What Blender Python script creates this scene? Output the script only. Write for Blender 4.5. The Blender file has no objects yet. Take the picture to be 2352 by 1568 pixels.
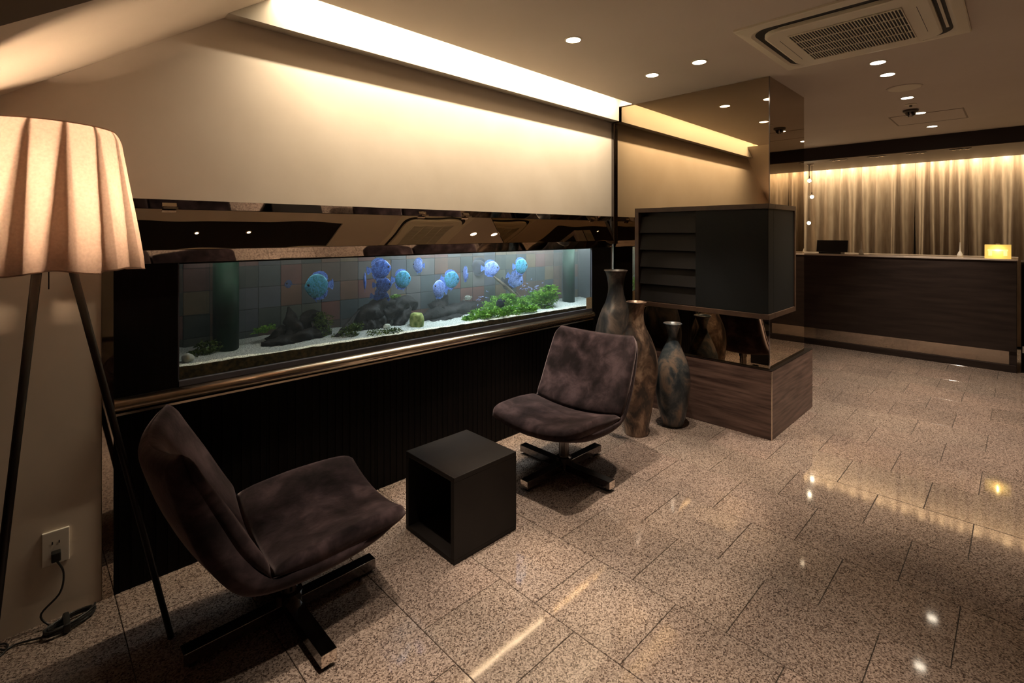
import bpy, bmesh, math, random
from mathutils import Vector, Matrix, noise as mnoise

random.seed(7)
sc = bpy.context.scene
COL = sc.collection
PI = math.pi

# ------------------------------------------------------------------ camera
F_PX, CX, HZ, CAM_H = 1146.0, 1176.0, 533.0, 1.40
YAW = math.radians(45.57)
cam_d = bpy.data.cameras.new('camera')
cam = bpy.data.objects.new('camera', cam_d)
COL.objects.link(cam)
cam_d.sensor_width = 36.0
cam_d.lens = F_PX / 2352.0 * 36.0
cam_d.shift_y = -(784.0 - HZ) / 2352.0
cam_d.clip_start = 0.05
cam.location = (0, 0, CAM_H)
cam.rotation_euler = (PI / 2, 0, YAW - PI / 2)
sc.camera = cam

# ------------------------------------------------------------------ world, view, room light
world = bpy.data.worlds.new('world')
sc.world = world
world.use_nodes = True
world.node_tree.nodes['Background'].inputs[0].default_value = (0.9, 0.75, 0.6, 1)
world.node_tree.nodes['Background'].inputs[1].default_value = 0.002
vs = sc.view_settings
vs.view_transform = 'Standard'
vs.look = 'None'
vs.gamma = 1.0
vs.use_curve_mapping = False
vs.exposure = 0.2
try:
    sc.cycles.max_bounces = 7
    sc.cycles.diffuse_bounces = 3
    sc.cycles.glossy_bounces = 5
    sc.cycles.use_adaptive_sampling = True
    sc.cycles.adaptive_threshold = 0.06
    sc.cycles.transparent_max_bounces = 12
    sc.cycles.volume_bounces = 0
    sc.cycles.sample_clamp_indirect = 4.0
    sc.cycles.use_denoising = True
    sc.cycles.caustics_reflective = False
    sc.cycles.caustics_refractive = False
except Exception:
    pass

WARM = (1.0, 0.83, 0.63)
COVE_POWER = 36.0
DOWN_POWER = 125.0
TANK_POWER = 11.5
CURTAIN_POWER = 62.0
LAMP_POWER = 130.0


def area_light(name, loc, target, sx, sy, power, color, parent=None, spread=180, long='x'):
    d = bpy.data.lights.new(name, 'AREA')
    d.shape = 'RECTANGLE'
    d.size, d.size_y = sx, sy
    d.energy = power
    d.color = color
    d.spread = math.radians(spread)
    o = bpy.data.objects.new(name, d)
    COL.objects.link(o)
    z = (Vector(loc) - Vector(target)).normalized()
    # keep the local x axis on the long side: world X or world Y
    ax = Vector((1, 0, 0)) if long == 'x' else Vector((0, 1, 0))
    y = z.cross(ax).normalized()
    x = y.cross(z).normalized()
    m = Matrix((x, y, z)).transposed().to_4x4()
    m.translation = Vector(loc)
    o.matrix_world = m
    return o


CEIL = 2.46
WY = 2.45            # plane of the long wall
# hidden strip in the ceiling cove, washing the long wall
area_light('cove_strip_light', (2.09, 2.262, 2.585), (2.09, 2.42, 1.6), 2.96, 0.012, COVE_POWER, (1.0, 0.82, 0.58), spread=125)
# strip above the curtain behind the reception counter
area_light('curtain_strip_light', (8.37, 0.6, 2.40), (8.43, 0.6, 1.4), 5.6, 0.04, CURTAIN_POWER, (1.0, 0.80, 0.52), long='y')

# ------------------------------------------------------------------ helpers


def ray(u, v):
    tx = (u - CX) / F_PX
    tz = (HZ - v) / F_PX
    c, s = math.cos(YAW), math.sin(YAW)
    return Vector((c + tx * s, s - tx * c, tz))


def on_y(u, v, Y):
    """point at depth plane Y along the long wall"""
    d = ray(u, v)
    return Vector((0, 0, CAM_H)) + d * (Y / d.y)


def link(name, me, m=None, parent=None, smooth=False):
    o = bpy.data.objects.new(name, me)
    COL.objects.link(o)
    if m is not None and len(me.materials) == 0:
        me.materials.append(m)
    if smooth:
        for p in me.polygons:
            p.use_smooth = True
    if parent is not None:
        o.parent = parent
    return o


def obj(name, bm, m, parent=None, smooth=False):
    me = bpy.data.meshes.new(name)
    bmesh.ops.recalc_face_normals(bm, faces=bm.faces)
    bm.to_mesh(me)
    bm.free()
    return link(name, me, m, parent, smooth)


def empty(name, loc=(0, 0, 0), rz=0.0):
    o = bpy.data.objects.new(name, None)
    COL.objects.link(o)
    o.location = loc
    o.rotation_euler = (0, 0, rz)
    o.empty_display_size = 0.05
    return o


def tag(o, label=None, cat=None, group=None, kind=None):
    if label:
        o['label'] = label
    if cat:
        o['category'] = cat
    if group:
        o['group'] = group
    if kind:
        o['kind'] = kind
    return o


def add_box(bm, x0, x1, y0, y1, z0, z1, bev=0.0, M=None):
    vs_ = [bm.verts.new((x, y, z)) for x in (x0, x1) for y in (y0, y1) for z in (z0, z1)]
    idx = [(0, 1, 3, 2), (4, 6, 7, 5), (0, 4, 5, 1), (2, 3, 7, 6), (0, 2, 6, 4), (1, 5, 7, 3)]
    fs = [bm.faces.new([vs_[i] for i in f]) for f in idx]
    geom = vs_
    if bev > 0:
        es = list({e for f in fs for e in f.edges})
        r = bmesh.ops.bevel(bm, geom=es, offset=bev, segments=2, affect='EDGES', profile=0.6)
        geom = list({v for f in r['faces'] for v in f.verts} | {v for v in vs_ if v.is_valid})
    if M is not None:
        for v in geom:
            v.co = M @ v.co
    return geom


def box(name, x0, x1, y0, y1, z0, z1, m, parent=None, bev=0.0):
    bm = bmesh.new()
    add_box(bm, x0, x1, y0, y1, z0, z1, bev)
    return obj(name, bm, m, parent)


def add_tube(bm, pts, radii, n=8, cap=True, jit=0.0, seed=0):
    pts = [Vector(p) for p in pts]
    if not isinstance(radii, (list, tuple)):
        radii = [radii] * len(pts)
    rings = []
    up = Vector((0, 0, 1))
    prev = None
    for i, p in enumerate(pts):
        t = (pts[min(i + 1, len(pts) - 1)] - pts[max(i - 1, 0)])
        if t.length < 1e-9:
            t = Vector((0, 0, 1))
        t.normalize()
        if prev is None:
            a = t.cross(up)
            if a.length < 1e-3:
                a = t.cross(Vector((1, 0, 0)))
            a.normalize()
        else:
            a = (prev - t * prev.dot(t))
            if a.length < 1e-6:
                a = t.cross(Vector((1, 0, 0)))
            a.normalize()
        prev = a
        b = t.cross(a)
        ring = []
        for k in range(n):
            ang = 2 * PI * k / n
            r = radii[i]
            if jit:
                q = p * 18 + Vector((math.cos(ang), math.sin(ang), seed * 3.1)) * 1.5
                r *= 1 + jit * mnoise.noise(q) + 0.45 * jit * mnoise.noise(q * 2.9)
            ring.append(bm.verts.new(p + (a * math.cos(ang) + b * math.sin(ang)) * r))
        rings.append(ring)
    for i in range(len(rings) - 1):
        for k in range(n):
            bm.faces.new((rings[i][k], rings[i][(k + 1) % n], rings[i + 1][(k + 1) % n], rings[i + 1][k]))
    if cap:
        bm.faces.new(rings[0][::-1])
        bm.faces.new(rings[-1])
    return rings


def add_lathe(bm, prof, n=32, c=(0, 0, 0), cap0=True, cap1=True):
    rings = []
    for r, z in prof:
        rings.append([bm.verts.new((c[0] + r * math.cos(2 * PI * k / n), c[1] + r * math.sin(2 * PI * k / n), c[2] + z)) for k in range(n)])
    for i in range(len(rings) - 1):
        for k in range(n):
            bm.faces.new((rings[i][k], rings[i][(k + 1) % n], rings[i + 1][(k + 1) % n], rings[i + 1][k]))
    if cap0:
        bm.faces.new(rings[0][::-1])
    if cap1:
        bm.faces.new(rings[-1])
    return rings


def spline(pts, n):
    """Catmull-Rom resample of a list of tuples"""
    P = [Vector(p) for p in pts]
    P = [P[0] * 2 - P[1]] + P + [P[-1] * 2 - P[-2]]
    out = []
    segs = len(P) - 3
    for k in range(n):
        t = k / (n - 1) * segs
        i = min(int(t), segs - 1)
        f = t - i
        a, b, c, d = P[i], P[i + 1], P[i + 2], P[i + 3]
        out.append(0.5 * ((2 * b) + (c - a) * f + (2 * a - 5 * b + 4 * c - d) * f * f + (3 * b - a - 3 * c + d) * f * f * f))
    return out


def copy_tree(o, parent=None):
    c = o.copy()
    COL.objects.link(c)
    c.parent = parent
    for ch in list(o.children):
        copy_tree(ch, c)
    return c


# ------------------------------------------------------------------ materials
def mat(name, col, rough=0.5, metal=0.0, spec=0.5, emit=None, estr=0.0, sheen=0.0, coat=0.0):
    m = bpy.data.materials.new(name)
    m.use_nodes = True
    b = m.node_tree.nodes['Principled BSDF']
    b.inputs['Base Color'].default_value = (*col, 1)
    b.inputs['Roughness'].default_value = rough
    b.inputs['Metallic'].default_value = metal
    b.inputs['Specular IOR Level'].default_value = spec
    if emit:
        b.inputs['Emission Color'].default_value = (*emit, 1)
        b.inputs['Emission Strength'].default_value = estr
    if sheen:
        b.inputs['Sheen Weight'].default_value = sheen
        b.inputs['Sheen Roughness'].default_value = 0.4
        b.inputs['Sheen Tint'].default_value = (1.0, 0.78, 0.80, 1)
    if coat:
        b.inputs['Coat Weight'].default_value = coat
    return m


def nodes(m):
    nt = m.node_tree
    return nt, nt.nodes['Principled BSDF']


def ramp_node(nt, stops, interp='LINEAR'):
    r = nt.nodes.new('ShaderNodeValToRGB')
    r.color_ramp.interpolation = interp
    el = r.color_ramp.elements
    el[0].position, el[0].color = stops[0][0], (*stops[0][1], 1)
    el[1].position, el[1].color = stops[1][0], (*stops[1][1], 1)
    for p, c in stops[2:]:
        e = el.new(p)
        e.color = (*c, 1)
    return r


def coord(nt, kind='pos', scale=(1, 1, 1)):
    mp = nt.nodes.new('ShaderNodeMapping')
    mp.inputs['Scale'].default_value = scale
    if kind == 'pos':
        g = nt.nodes.new('ShaderNodeNewGeometry')
        nt.links.new(g.outputs['Position'], mp.inputs['Vector'])
    else:
        g = nt.nodes.new('ShaderNodeTexCoord')
        nt.links.new(g.outputs['Object'], mp.inputs['Vector'])
    return mp


def noise_node(nt, mp, scale, detail=3, rough=0.5):
    n = nt.nodes.new('ShaderNodeTexNoise')
    n.inputs['Scale'].default_value = scale
    n.inputs['Detail'].default_value = detail
    n.inputs['Roughness'].default_value = rough
    nt.links.new(mp.outputs[0], n.inputs['Vector'])
    return n


def noisy(m, c1, c2, scale, kind='pos', mapscale=(1, 1, 1), lo=0.35, hi=0.65, detail=4, bump=0.0, bscale=None):
    nt, b = nodes(m)
    mp = coord(nt, kind, mapscale)
    n = noise_node(nt, mp, scale, detail)
    r = ramp_node(nt, [(lo, c1), (hi, c2)])
    nt.links.new(n.outputs['Fac'], r.inputs['Fac'])
    nt.links.new(r.outputs['Color'], b.inputs['Base Color'])
    if bump:
        n2 = noise_node(nt, mp, bscale or scale, 4)
        bp = nt.nodes.new('ShaderNodeBump')
        bp.inputs['Strength'].default_value = bump
        bp.inputs['Distance'].default_value = 0.01
        nt.links.new(n2.outputs['Fac'], bp.inputs['Height'])
        nt.links.new(bp.outputs[0], b.inputs['Normal'])
    return m


M = {}
M['wall'] = noisy(mat('wallpaper', (0.66, 0.56, 0.46), 0.75), (0.70, 0.61, 0.51), (0.76, 0.67, 0.57), 3.0, bump=0.03, bscale=40)
M['cove_paint'] = mat('cove_paint', (0.42, 0.38, 0.31), 0.7)
M['ceiling'] = noisy(mat('ceiling_paint', (0.62, 0.52, 0.43), 0.8), (0.70, 0.61, 0.52), (0.74, 0.65, 0.56), 1.5)
M['dark_paint'] = mat('dark_paint', (0.02, 0.013, 0.012), 0.6)
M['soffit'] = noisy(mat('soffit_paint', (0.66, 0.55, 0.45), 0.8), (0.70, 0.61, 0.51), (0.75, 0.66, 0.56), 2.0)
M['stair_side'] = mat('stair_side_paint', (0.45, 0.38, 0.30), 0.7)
M['black_wood'] = noisy(mat('black_wood', (0.005, 0.0035, 0.0035), 0.5, spec=0.1), (0.0022, 0.0015, 0.0015), (0.0045, 0.003, 0.003), 6, mapscale=(14, 14, 0.8))
M['chrome'] = mat('chrome', (0.78, 0.72, 0.66), 0.08, 1.0)
M['steel'] = mat('steel', (0.90, 0.78, 0.64), 0.22, 1.0)
M['dark_steel'] = mat('dark_steel', (0.20, 0.185, 0.18), 0.14, 1.0)
M['black'] = mat('black_plastic', (0.01, 0.01, 0.01), 0.4)
M['white_plastic'] = mat('white_plastic', (0.75, 0.70, 0.62), 0.4)
M['grout'] = mat('grout', (0.05, 0.04, 0.033), 0.85)


def granite(name):
    m = mat(name, (0.4, 0.3, 0.25), 0.055, spec=0.75)
    nt, b = nodes(m)
    mp = coord(nt, 'pos')
    v = nt.nodes.new('ShaderNodeTexVoronoi')
    v.inputs['Scale'].default_value = 230
    nt.links.new(mp.outputs[0], v.inputs['Vector'])
    sp = nt.nodes.new('ShaderNodeSeparateColor')
    nt.links.new(v.outputs['Color'], sp.inputs[0])
    r = ramp_node(nt, [(0.0, (0.05, 0.038, 0.033)), (0.20, (0.13, 0.10, 0.085)), (0.36, (0.20, 0.163, 0.143)), (0.62, (0.275, 0.23, 0.202)), (0.9, (0.37, 0.315, 0.28))])
    nt.links.new(sp.outputs[0], r.inputs['Fac'])
    n = noise_node(nt, mp, 2.2, 3)
    r2 = ramp_node(nt, [(0.3, (0.82, 0.80, 0.80)), (0.7, (1.08, 1.02, 0.98))])
    nt.links.new(n.outputs['Fac'], r2.inputs['Fac'])
    mx = nt.nodes.new('ShaderNodeMix')
    mx.data_type = 'RGBA'
    mx.blend_type = 'MULTIPLY'
    mx.inputs['Factor'].default_value = 1.0
    nt.links.new(r.outputs[0], mx.inputs['A'])
    nt.links.new(r2.outputs[0], mx.inputs['B'])
    oi = nt.nodes.new('ShaderNodeObjectInfo')
    r3 = ramp_node(nt, [(0.0, (0.88, 0.84, 0.83)), (0.5, (1.0, 0.98, 0.96)), (1.0, (1.06, 0.99, 0.98))])
    nt.links.new(oi.outputs['Random'], r3.inputs['Fac'])
    mx2 = nt.nodes.new('ShaderNodeMix')
    mx2.data_type = 'RGBA'
    mx2.blend_type = 'MULTIPLY'
    mx2.inputs['Factor'].default_value = 1.0
    nt.links.new(mx.outputs['Result'], mx2.inputs['A'])
    nt.links.new(r3.outputs[0], mx2.inputs['B'])
    nt.links.new(mx2.outputs['Result'], b.inputs['Base Color'])
    return m


M['granite'] = granite('granite')


def wood(name, c1, c2, axis, rough=0.45, scale=5.0, spec=0.4):
    """axis: direction of the grain"""
    s = [9, 9, 9]
    s[axis] = 0.7
    return noisy(mat(name, c1, rough, spec=spec), c1, c2, scale, mapscale=tuple(s), lo=0.3, hi=0.7, detail=6)


M['walnut_y'] = wood('walnut_block', (0.036, 0.019, 0.016), (0.15, 0.092, 0.075), 1)
M['walnut_x'] = wood('walnut_block_side', (0.036, 0.019, 0.016), (0.15, 0.092, 0.075), 0)
for k in ('walnut_y', 'walnut_x'):
    nt, b = nodes(M[k])
    mp = [n for n in nt.nodes if n.type == 'MAPPING'][0]
    sv = list(mp.inputs['Scale'].default_value)
    mp.inputs['Scale'].default_value = (0.7, 0.7, 9)
M['cab_frame'] = noisy(mat('walnut_frame', (0.07, 0.04, 0.025), 0.45), (0.036, 0.019, 0.011), (0.06, 0.032, 0.019), 5, mapscale=(3, 3, 3))
M['cab_panel'] = mat('slate_panel', (0.0055, 0.0066, 0.0072), 0.55, spec=0.2)
M['cab_slat'] = mat('slat_paint', (0.006, 0.005, 0.005), 0.55, spec=0.2)
M['counter_wood'] = noisy(mat('counter_wood', (0.045, 0.031, 0.028), 0.4, spec=0.3), (0.026, 0.018, 0.0165), (0.043, 0.030, 0.026), 4, mapscale=(6, 0.6, 6))
M['counter_top'] = mat('counter_stone', (0.62, 0.52, 0.45), 0.25)
M['cube'] = noisy(mat('cube_leatherette', (0.030, 0.022, 0.020), 0.6, spec=0.2), (0.009, 0.0065, 0.006), (0.012, 0.009, 0.008), 8)


def velvet():
    m = mat('velvet', (0.06, 0.04, 0.04), 0.85, spec=0.08, sheen=0.25)
    nt, b = nodes(m)
    mp = coord(nt, 'obj')
    n = noise_node(nt, mp, 8, 6, 0.6)
    n.inputs['Distortion'].default_value = 0.3
    r = ramp_node(nt, [(0.36, (0.006, 0.0038, 0.0045)), (0.50, (0.021, 0.0135, 0.0155)), (0.68, (0.058, 0.038, 0.042))])
    nt.links.new(n.outputs['Fac'], r.inputs['Fac'])
    nt.links.new(r.outputs[0], b.inputs['Base Color'])
    n2 = noise_node(nt, mp, 60, 3)
    bp = nt.nodes.new('ShaderNodeBump')
    bp.inputs['Strength'].default_value = 0.15
    bp.inputs['Distance'].default_value = 0.005
    nt.links.new(n2.outputs['Fac'], bp.inputs['Height'])
    nt.links.new(bp.outputs[0], b.inputs['Normal'])
    return m


M['velvet'] = velvet()


def mirror(name, col, rough=0.0, wavy=0.0):
    m = mat(name, col, rough, 1.0)
    if wavy:
        nt, b = nodes(m)
        mp = coord(nt, 'pos')
        n = noise_node(nt, mp, 2.5, 1)
        bp = nt.nodes.new('ShaderNodeBump')
        bp.inputs['Strength'].default_value = wavy
        bp.inputs['Distance'].default_value = 0.01
        nt.links.new(n.outputs['Fac'], bp.inputs['Height'])
        nt.links.new(bp.outputs[0], b.inputs['Normal'])
    return m


M['bronze_mirror'] = mirror('bronze_mirror', (0.46, 0.37, 0.26))
M['dim_mirror'] = mirror('dim_mirror', (0.72, 0.62, 0.50), wavy=0.25)
M['steel_mirror'] = mirror('steel_mirror', (0.50, 0.44, 0.38), 0.03, wavy=0.15)
M['plinth_mirror'] = mirror('plinth_mirror', (0.62, 0.55, 0.48), 0.06)

# vase glazes
def vase_mat(name, c1, c2, c3):
    m = mat(name, c1, 0.34, 0.3, spec=0.5)
    nt, b = nodes(m)
    mp = coord(nt, 'obj', (1, 1, 0.6))
    n = noise_node(nt, mp, 7.0, 6, 0.65)
    n.inputs['Distortion'].default_value = 0.8
    r = ramp_node(nt, [(0.40, c1), (0.50, c2), (0.62, c3)])
    nt.links.new(n.outputs['Fac'], r.inputs['Fac'])
    nt.links.new(r.outputs[0], b.inputs['Base Color'])
    n2 = noise_node(nt, mp, 26, 4)
    bp = nt.nodes.new('ShaderNodeBump')
    bp.inputs['Strength'].default_value = 0.25
    bp.inputs['Distance'].default_value = 0.008
    nt.links.new(n2.outputs['Fac'], bp.inputs['Height'])
    nt.links.new(bp.outputs[0], b.inputs['Normal'])
    return m


M['vase_tall'] = vase_mat('glaze_grey_brown', (0.018, 0.018, 0.020), (0.045, 0.039, 0.037), (0.11, 0.08, 0.065))
M['vase_mid'] = vase_mat('glaze_bronze', (0.035, 0.026, 0.023), (0.14, 0.088, 0.062), (0.40, 0.28, 0.20))
M['vase_short'] = vase_mat('glaze_blue_grey', (0.025, 0.040, 0.055), (0.09, 0.10, 0.108), (0.30, 0.22, 0.17))

# lamp cloth
def cloth_mat():
    m = bpy.data.materials.new('lamp_cloth')
    m.use_nodes = True
    nt = m.node_tree
    nt.nodes.remove(nt.nodes['Principled BSDF'])
    out = nt.nodes['Material Output']
    d = nt.nodes.new('ShaderNodeBsdfDiffuse')
    t = nt.nodes.new('ShaderNodeBsdfTranslucent')
    mp = coord(nt, 'obj')
    n = noise_node(nt, mp, 130, 3)
    r = ramp_node(nt, [(0.3, (0.70, 0.53, 0.44)), (0.7, (0.80, 0.63, 0.53))])
    nt.links.new(n.outputs['Fac'], r.inputs['Fac'])
    nt.links.new(r.outputs[0], d.inputs[0])
    nt.links.new(r.outputs[0], t.inputs[0])
    mx = nt.nodes.new('ShaderNodeMixShader')
    mx.inputs[0].default_value = 0.55
    nt.links.new(d.outputs[0], mx.inputs[1])
    nt.links.new(t.outputs[0], mx.inputs[2])
    nt.links.new(mx.outputs[0], out.inputs[0])
    return m


M['lamp_cloth'] = cloth_mat()
M['lamp_leg'] = mat('lamp_leg', (0.012, 0.009, 0.008), 0.5, spec=0.3)
M['bulb'] = mat('bulb_glow', (1, 0.85, 0.6), 0.3, emit=(1.0, 0.72, 0.42), estr=25)
M['down_glow'] = mat('downlight_glow', (1, 0.9, 0.75), 0.3, emit=(1.0, 0.86, 0.66), estr=14)
M['pend_glow'] = mat('pendant_glow', (1, 0.9, 0.75), 0.3, emit=(1.0, 0.82, 0.56), estr=30)
M['curtain'] = noisy(mat('curtain_cloth', (0.42, 0.33, 0.24), 0.85, spec=0.1, sheen=0.2), (0.38, 0.29, 0.21), (0.48, 0.38, 0.28), 30, mapscale=(1, 1, 0.15))

# aquarium
def glass_mat(name='clear_glass', ior=1.33):
    m = bpy.data.materials.new(name)
    m.use_nodes = True
    nt = m.node_tree
    nt.nodes.remove(nt.nodes['Principled BSDF'])
    out = nt.nodes['Material Output']
    t = nt.nodes.new('ShaderNodeBsdfTransparent')
    t.inputs[0].default_value = (0.97, 0.99, 0.98, 1)
    g = nt.nodes.new('ShaderNodeBsdfGlossy')
    g.inputs['Roughness'].default_value = 0.0
    f = nt.nodes.new('ShaderNodeFresnel')
    f.inputs[0].default_value = ior
    mx = nt.nodes.new('ShaderNodeMixShader')
    # reflect on the entering side only (a thin pane has no inner total reflection)
    ge = nt.nodes.new('ShaderNodeNewGeometry')
    mu = nt.nodes.new('ShaderNodeMath')
    mu.operation = 'SUBTRACT'
    mu.use_clamp = True
    nt.links.new(f.outputs[0], mu.inputs[0])
    nt.links.new(ge.outputs['Backfacing'], mu.inputs[1])
    nt.links.new(mu.outputs[0], mx.inputs[0])
    nt.links.new(t.outputs[0], mx.inputs[1])
    nt.links.new(g.outputs[0], mx.inputs[2])
    nt.links.new(mx.outputs[0], out.inputs[0])
    return m


M['glass'] = glass_mat()
M['sleeve'] = glass_mat('sleeve_plastic', 1.12)


def water_mat():
    m = bpy.data.materials.new('tank_water')
    m.use_nodes = True
    nt = m.node_tree
    nt.nodes.remove(nt.nodes['Principled BSDF'])
    out = nt.nodes['Material Output']
    t = nt.nodes.new('ShaderNodeBsdfTransparent')
    nt.links.new(t.outputs[0], out.inputs['Surface'])
    s = nt.nodes.new('ShaderNodeVolumeScatter')
    s.inputs['Color'].default_value = (0.78, 0.82, 0.82, 1)
    s.inputs['Density'].default_value = 0.42
    a = nt.nodes.new('ShaderNodeVolumeAbsorption')
    a.inputs['Color'].default_value = (0.45, 0.78, 0.85, 1)
    a.inputs['Density'].default_value = 0.25
    ad = nt.nodes.new('ShaderNodeAddShader')
    nt.links.new(s.outputs[0], ad.inputs[0])
    nt.links.new(a.outputs[0], ad.inputs[1])
    nt.links.new(ad.outputs[0], out.inputs['Volume'])
    return m


M['water'] = water_mat()
M['gravel'] = noisy(mat('white_gravel', (0.7, 0.72, 0.7), 0.8), (0.35, 0.40, 0.37), (0.85, 0.88, 0.86), 170, lo=0.35, hi=0.6, bump=0.6, bscale=170)
M['algae'] = noisy(mat('algae_gravel', (0.06, 0.05, 0.02), 0.8), (0.018, 0.022, 0.012), (0.11, 0.075, 0.035), 60, lo=0.35, hi=0.7)
M['driftwood'] = noisy(mat('driftwood', (0.035, 0.026, 0.022), 0.7), (0.002, 0.0015, 0.0015), (0.022, 0.016, 0.014), 22, lo=0.35, hi=0.75, bump=0.5, bscale=40)
M['pale_wood'] = noisy(mat('pale_branch', (0.25, 0.19, 0.13), 0.7), (0.16, 0.12, 0.085), (0.34, 0.27, 0.19), 22)
M['moss'] = noisy(mat('moss', (0.06, 0.12, 0.02), 0.8), (0.03, 0.07, 0.012), (0.19, 0.27, 0.06), 40)
M['leaf'] = noisy(mat('leaf_green', (0.1, 0.3, 0.03), 0.5), (0.07, 0.24, 0.015), (0.32, 0.58, 0.08), 25)
M['barrel'] = noisy(mat('mossy_stone', (0.3, 0.35, 0.12), 0.8), (0.12, 0.19, 0.03), (0.52, 0.56, 0.20), 30)
M['pale_stone'] = noisy(mat('pale_stone', (0.7, 0.72, 0.62), 0.7), (0.52, 0.56, 0.46), (0.82, 0.85, 0.78), 30)
M['overflow'] = noisy(mat('overflow_plastic', (0.01, 0.035, 0.022), 0.5, spec=0.15), (0.004, 0.012, 0.008), (0.010, 0.045, 0.026), 5)
M['tank_trim'] = mat('tank_trim', (0.06, 0.06, 0.075), 0.3, spec=0.6)
M['paper'] = noisy(mat('paper_notice', (0.5, 0.4, 0.27), 0.7), (0.42, 0.33, 0.21), (0.58, 0.47, 0.33), 120)
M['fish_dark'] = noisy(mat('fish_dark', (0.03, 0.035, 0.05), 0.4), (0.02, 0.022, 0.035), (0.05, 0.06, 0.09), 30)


def fish_mat(name, body, rim):
    m = mat(name, body, 0.35, 0.15, spec=0.6)
    nt, b = nodes(m)
    mp = coord(nt, 'obj', (1.0, 0.3, 1.0))
    n = noise_node(nt, mp, 5.0, 4)
    n.inputs['Distortion'].default_value = 2.5
    r = ramp_node(nt, [(0.36, tuple(v * 0.45 for v in body)), (0.48, body), (0.66, rim)])
    nt.links.new(n.outputs['Fac'], r.inputs['Fac'])
    nt.links.new(r.outputs[0], b.inputs['Base Color'])
    return m


M['fish_blue'] = fish_mat('fish_blue', (0.05, 0.13, 0.55), (0.12, 0.28, 0.85))
M['fish_teal'] = fish_mat('fish_teal', (0.05, 0.30, 0.42), (0.10, 0.36, 0.78))
M['fish_pale'] = fish_mat('fish_pale', (0.20, 0.32, 0.85), (0.36, 0.50, 0.98))
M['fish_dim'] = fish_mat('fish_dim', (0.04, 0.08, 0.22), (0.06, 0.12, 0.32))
M['fish_fin'] = fish_mat('fish_fin', (0.10, 0.22, 0.75), (0.22, 0.40, 0.95))
M['tetra'] = mat('tetra_silver', (0.35, 0.42, 0.85), 0.3, 0.3)
M['lantern'] = mat('lantern_glow', (0.8, 0.6, 0.2), 0.5, emit=(1.0, 0.66, 0.16), estr=0.38)
M['lantern_mark'] = mat('lantern_mark', (0.9, 0.8, 0.4), 0.5, emit=(1.0, 0.82, 0.30), estr=0.62)
M['ac_white'] = mat('ac_plastic', (0.84, 0.77, 0.62), 0.45)
M['ac_dark'] = mat('ac_slot', (0.006, 0.005, 0.005), 0.6)

# ------------------------------------------------------------------ structure
P = 0.376
TX0, TY0 = 3.637, 0.722
XMIN, XMAX, YMIN = -2.6, 8.75, -3.6
YMAX = 3.3

floor = box('floor', XMIN, XMAX, YMIN, YMAX, -0.12, -0.005, M['grout'])
tag(floor, 'polished speckled granite tile floor laid in staggered rows', 'floor', kind='structure')


def tile_mesh(sx, sy):
    bm = bmesh.new()
    h, t, ch = 0.0013, 0.02, 0.0012
    x0, x1, y0, y1 = h, sx - h, h, sy - h
    lo = [bm.verts.new(c) for c in ((x0, y0, -t), (x1, y0, -t), (x1, y1, -t), (x0, y1, -t))]
    md = [bm.verts.new(c) for c in ((x0, y0, -ch), (x1, y0, -ch), (x1, y1, -ch), (x0, y1, -ch))]
    tp = [bm.verts.new(c) for c in ((x0 + ch, y0 + ch, 0), (x1 - ch, y0 + ch, 0), (x1 - ch, y1 - ch, 0), (x0 + ch, y1 - ch, 0))]
    for a, b_ in ((lo, md), (md, tp)):
        for i in range(4):
            bm.faces.new((a[i], a[(i + 1) % 4], b_[(i + 1) % 4], b_[i]))
    bm.faces.new(tp)
    return bm


bm = tile_mesh(P, P)
tme = bpy.data.meshes.new('tile')
bm.to_mesh(tme)
bm.free()
tme.materials.append(M['granite'])


def project(x, y, z):
    c, s = math.cos(YAW), math.sin(YAW)
    d = x * c + y * s
    if d < 0.2:
        return None
    r = x * s - y * c
    return CX + r / d * F_PX, HZ - (z - CAM_H) / d * F_PX, d


cells = []
i0, i1 = math.floor((XMIN - TX0) / P), math.ceil((XMAX - TX0) / P)
for i in range(i0, i1):
    x = TX0 + i * P
    off = 0.0 if (i % 2) != 0 else P / 2      # row just below 3.637 carries joints at TY0
    j0, j1 = math.floor((YMIN - TY0 - off) / P), math.ceil((YMAX - TY0 - off) / P)
    for j in range(j0, j1):
        y = TY0 + off + j * P
        if x < XMIN or x + P > XMAX or y < YMIN or y + P > YMAX:
            continue
        q = [project(x + a * P, y + b_ * P, 0) for a in (0, 0.5, 1) for b_ in (0, 0.5, 1)]
        seen = [w for w in q if w and -40 < w[0] < 2400 and 560 < w[1] < 1640]
        hidden = x > 7.1 or (y > 2.46) or (3.6 < x and x + P < 4.5 and y > 1.2)
        cells.append((0 if (seen and not hidden) else 1, min((w[2] for w in seen), default=99), x, y))
cells.sort()
rest = bmesh.new()
for k, (cls, d, x, y) in enumerate(cells):
    if k < 300 and cls == 0:
        o = bpy.data.objects.new('tile', tme)
        COL.objects.link(o)
        o.location = (x, y, random.uniform(-0.0004, 0.0))
        o.rotation_euler = (random.uniform(-0.0006, 0.0006), random.uniform(-0.0006, 0.0006), 0)
        o.parent = floor
    else:
        t = tile_mesh(P, P)
        bmesh.ops.translate(t, verts=t.verts, vec=(x, y, 0))
        tmp = bpy.data.meshes.new('tmp')
        t.to_mesh(tmp)
        t.free()
        rest.from_mesh(tmp)
        bpy.data.meshes.remove(tmp)
tag(obj('tile_field', rest, M['granite'], floor), kind='stuff')

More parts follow.
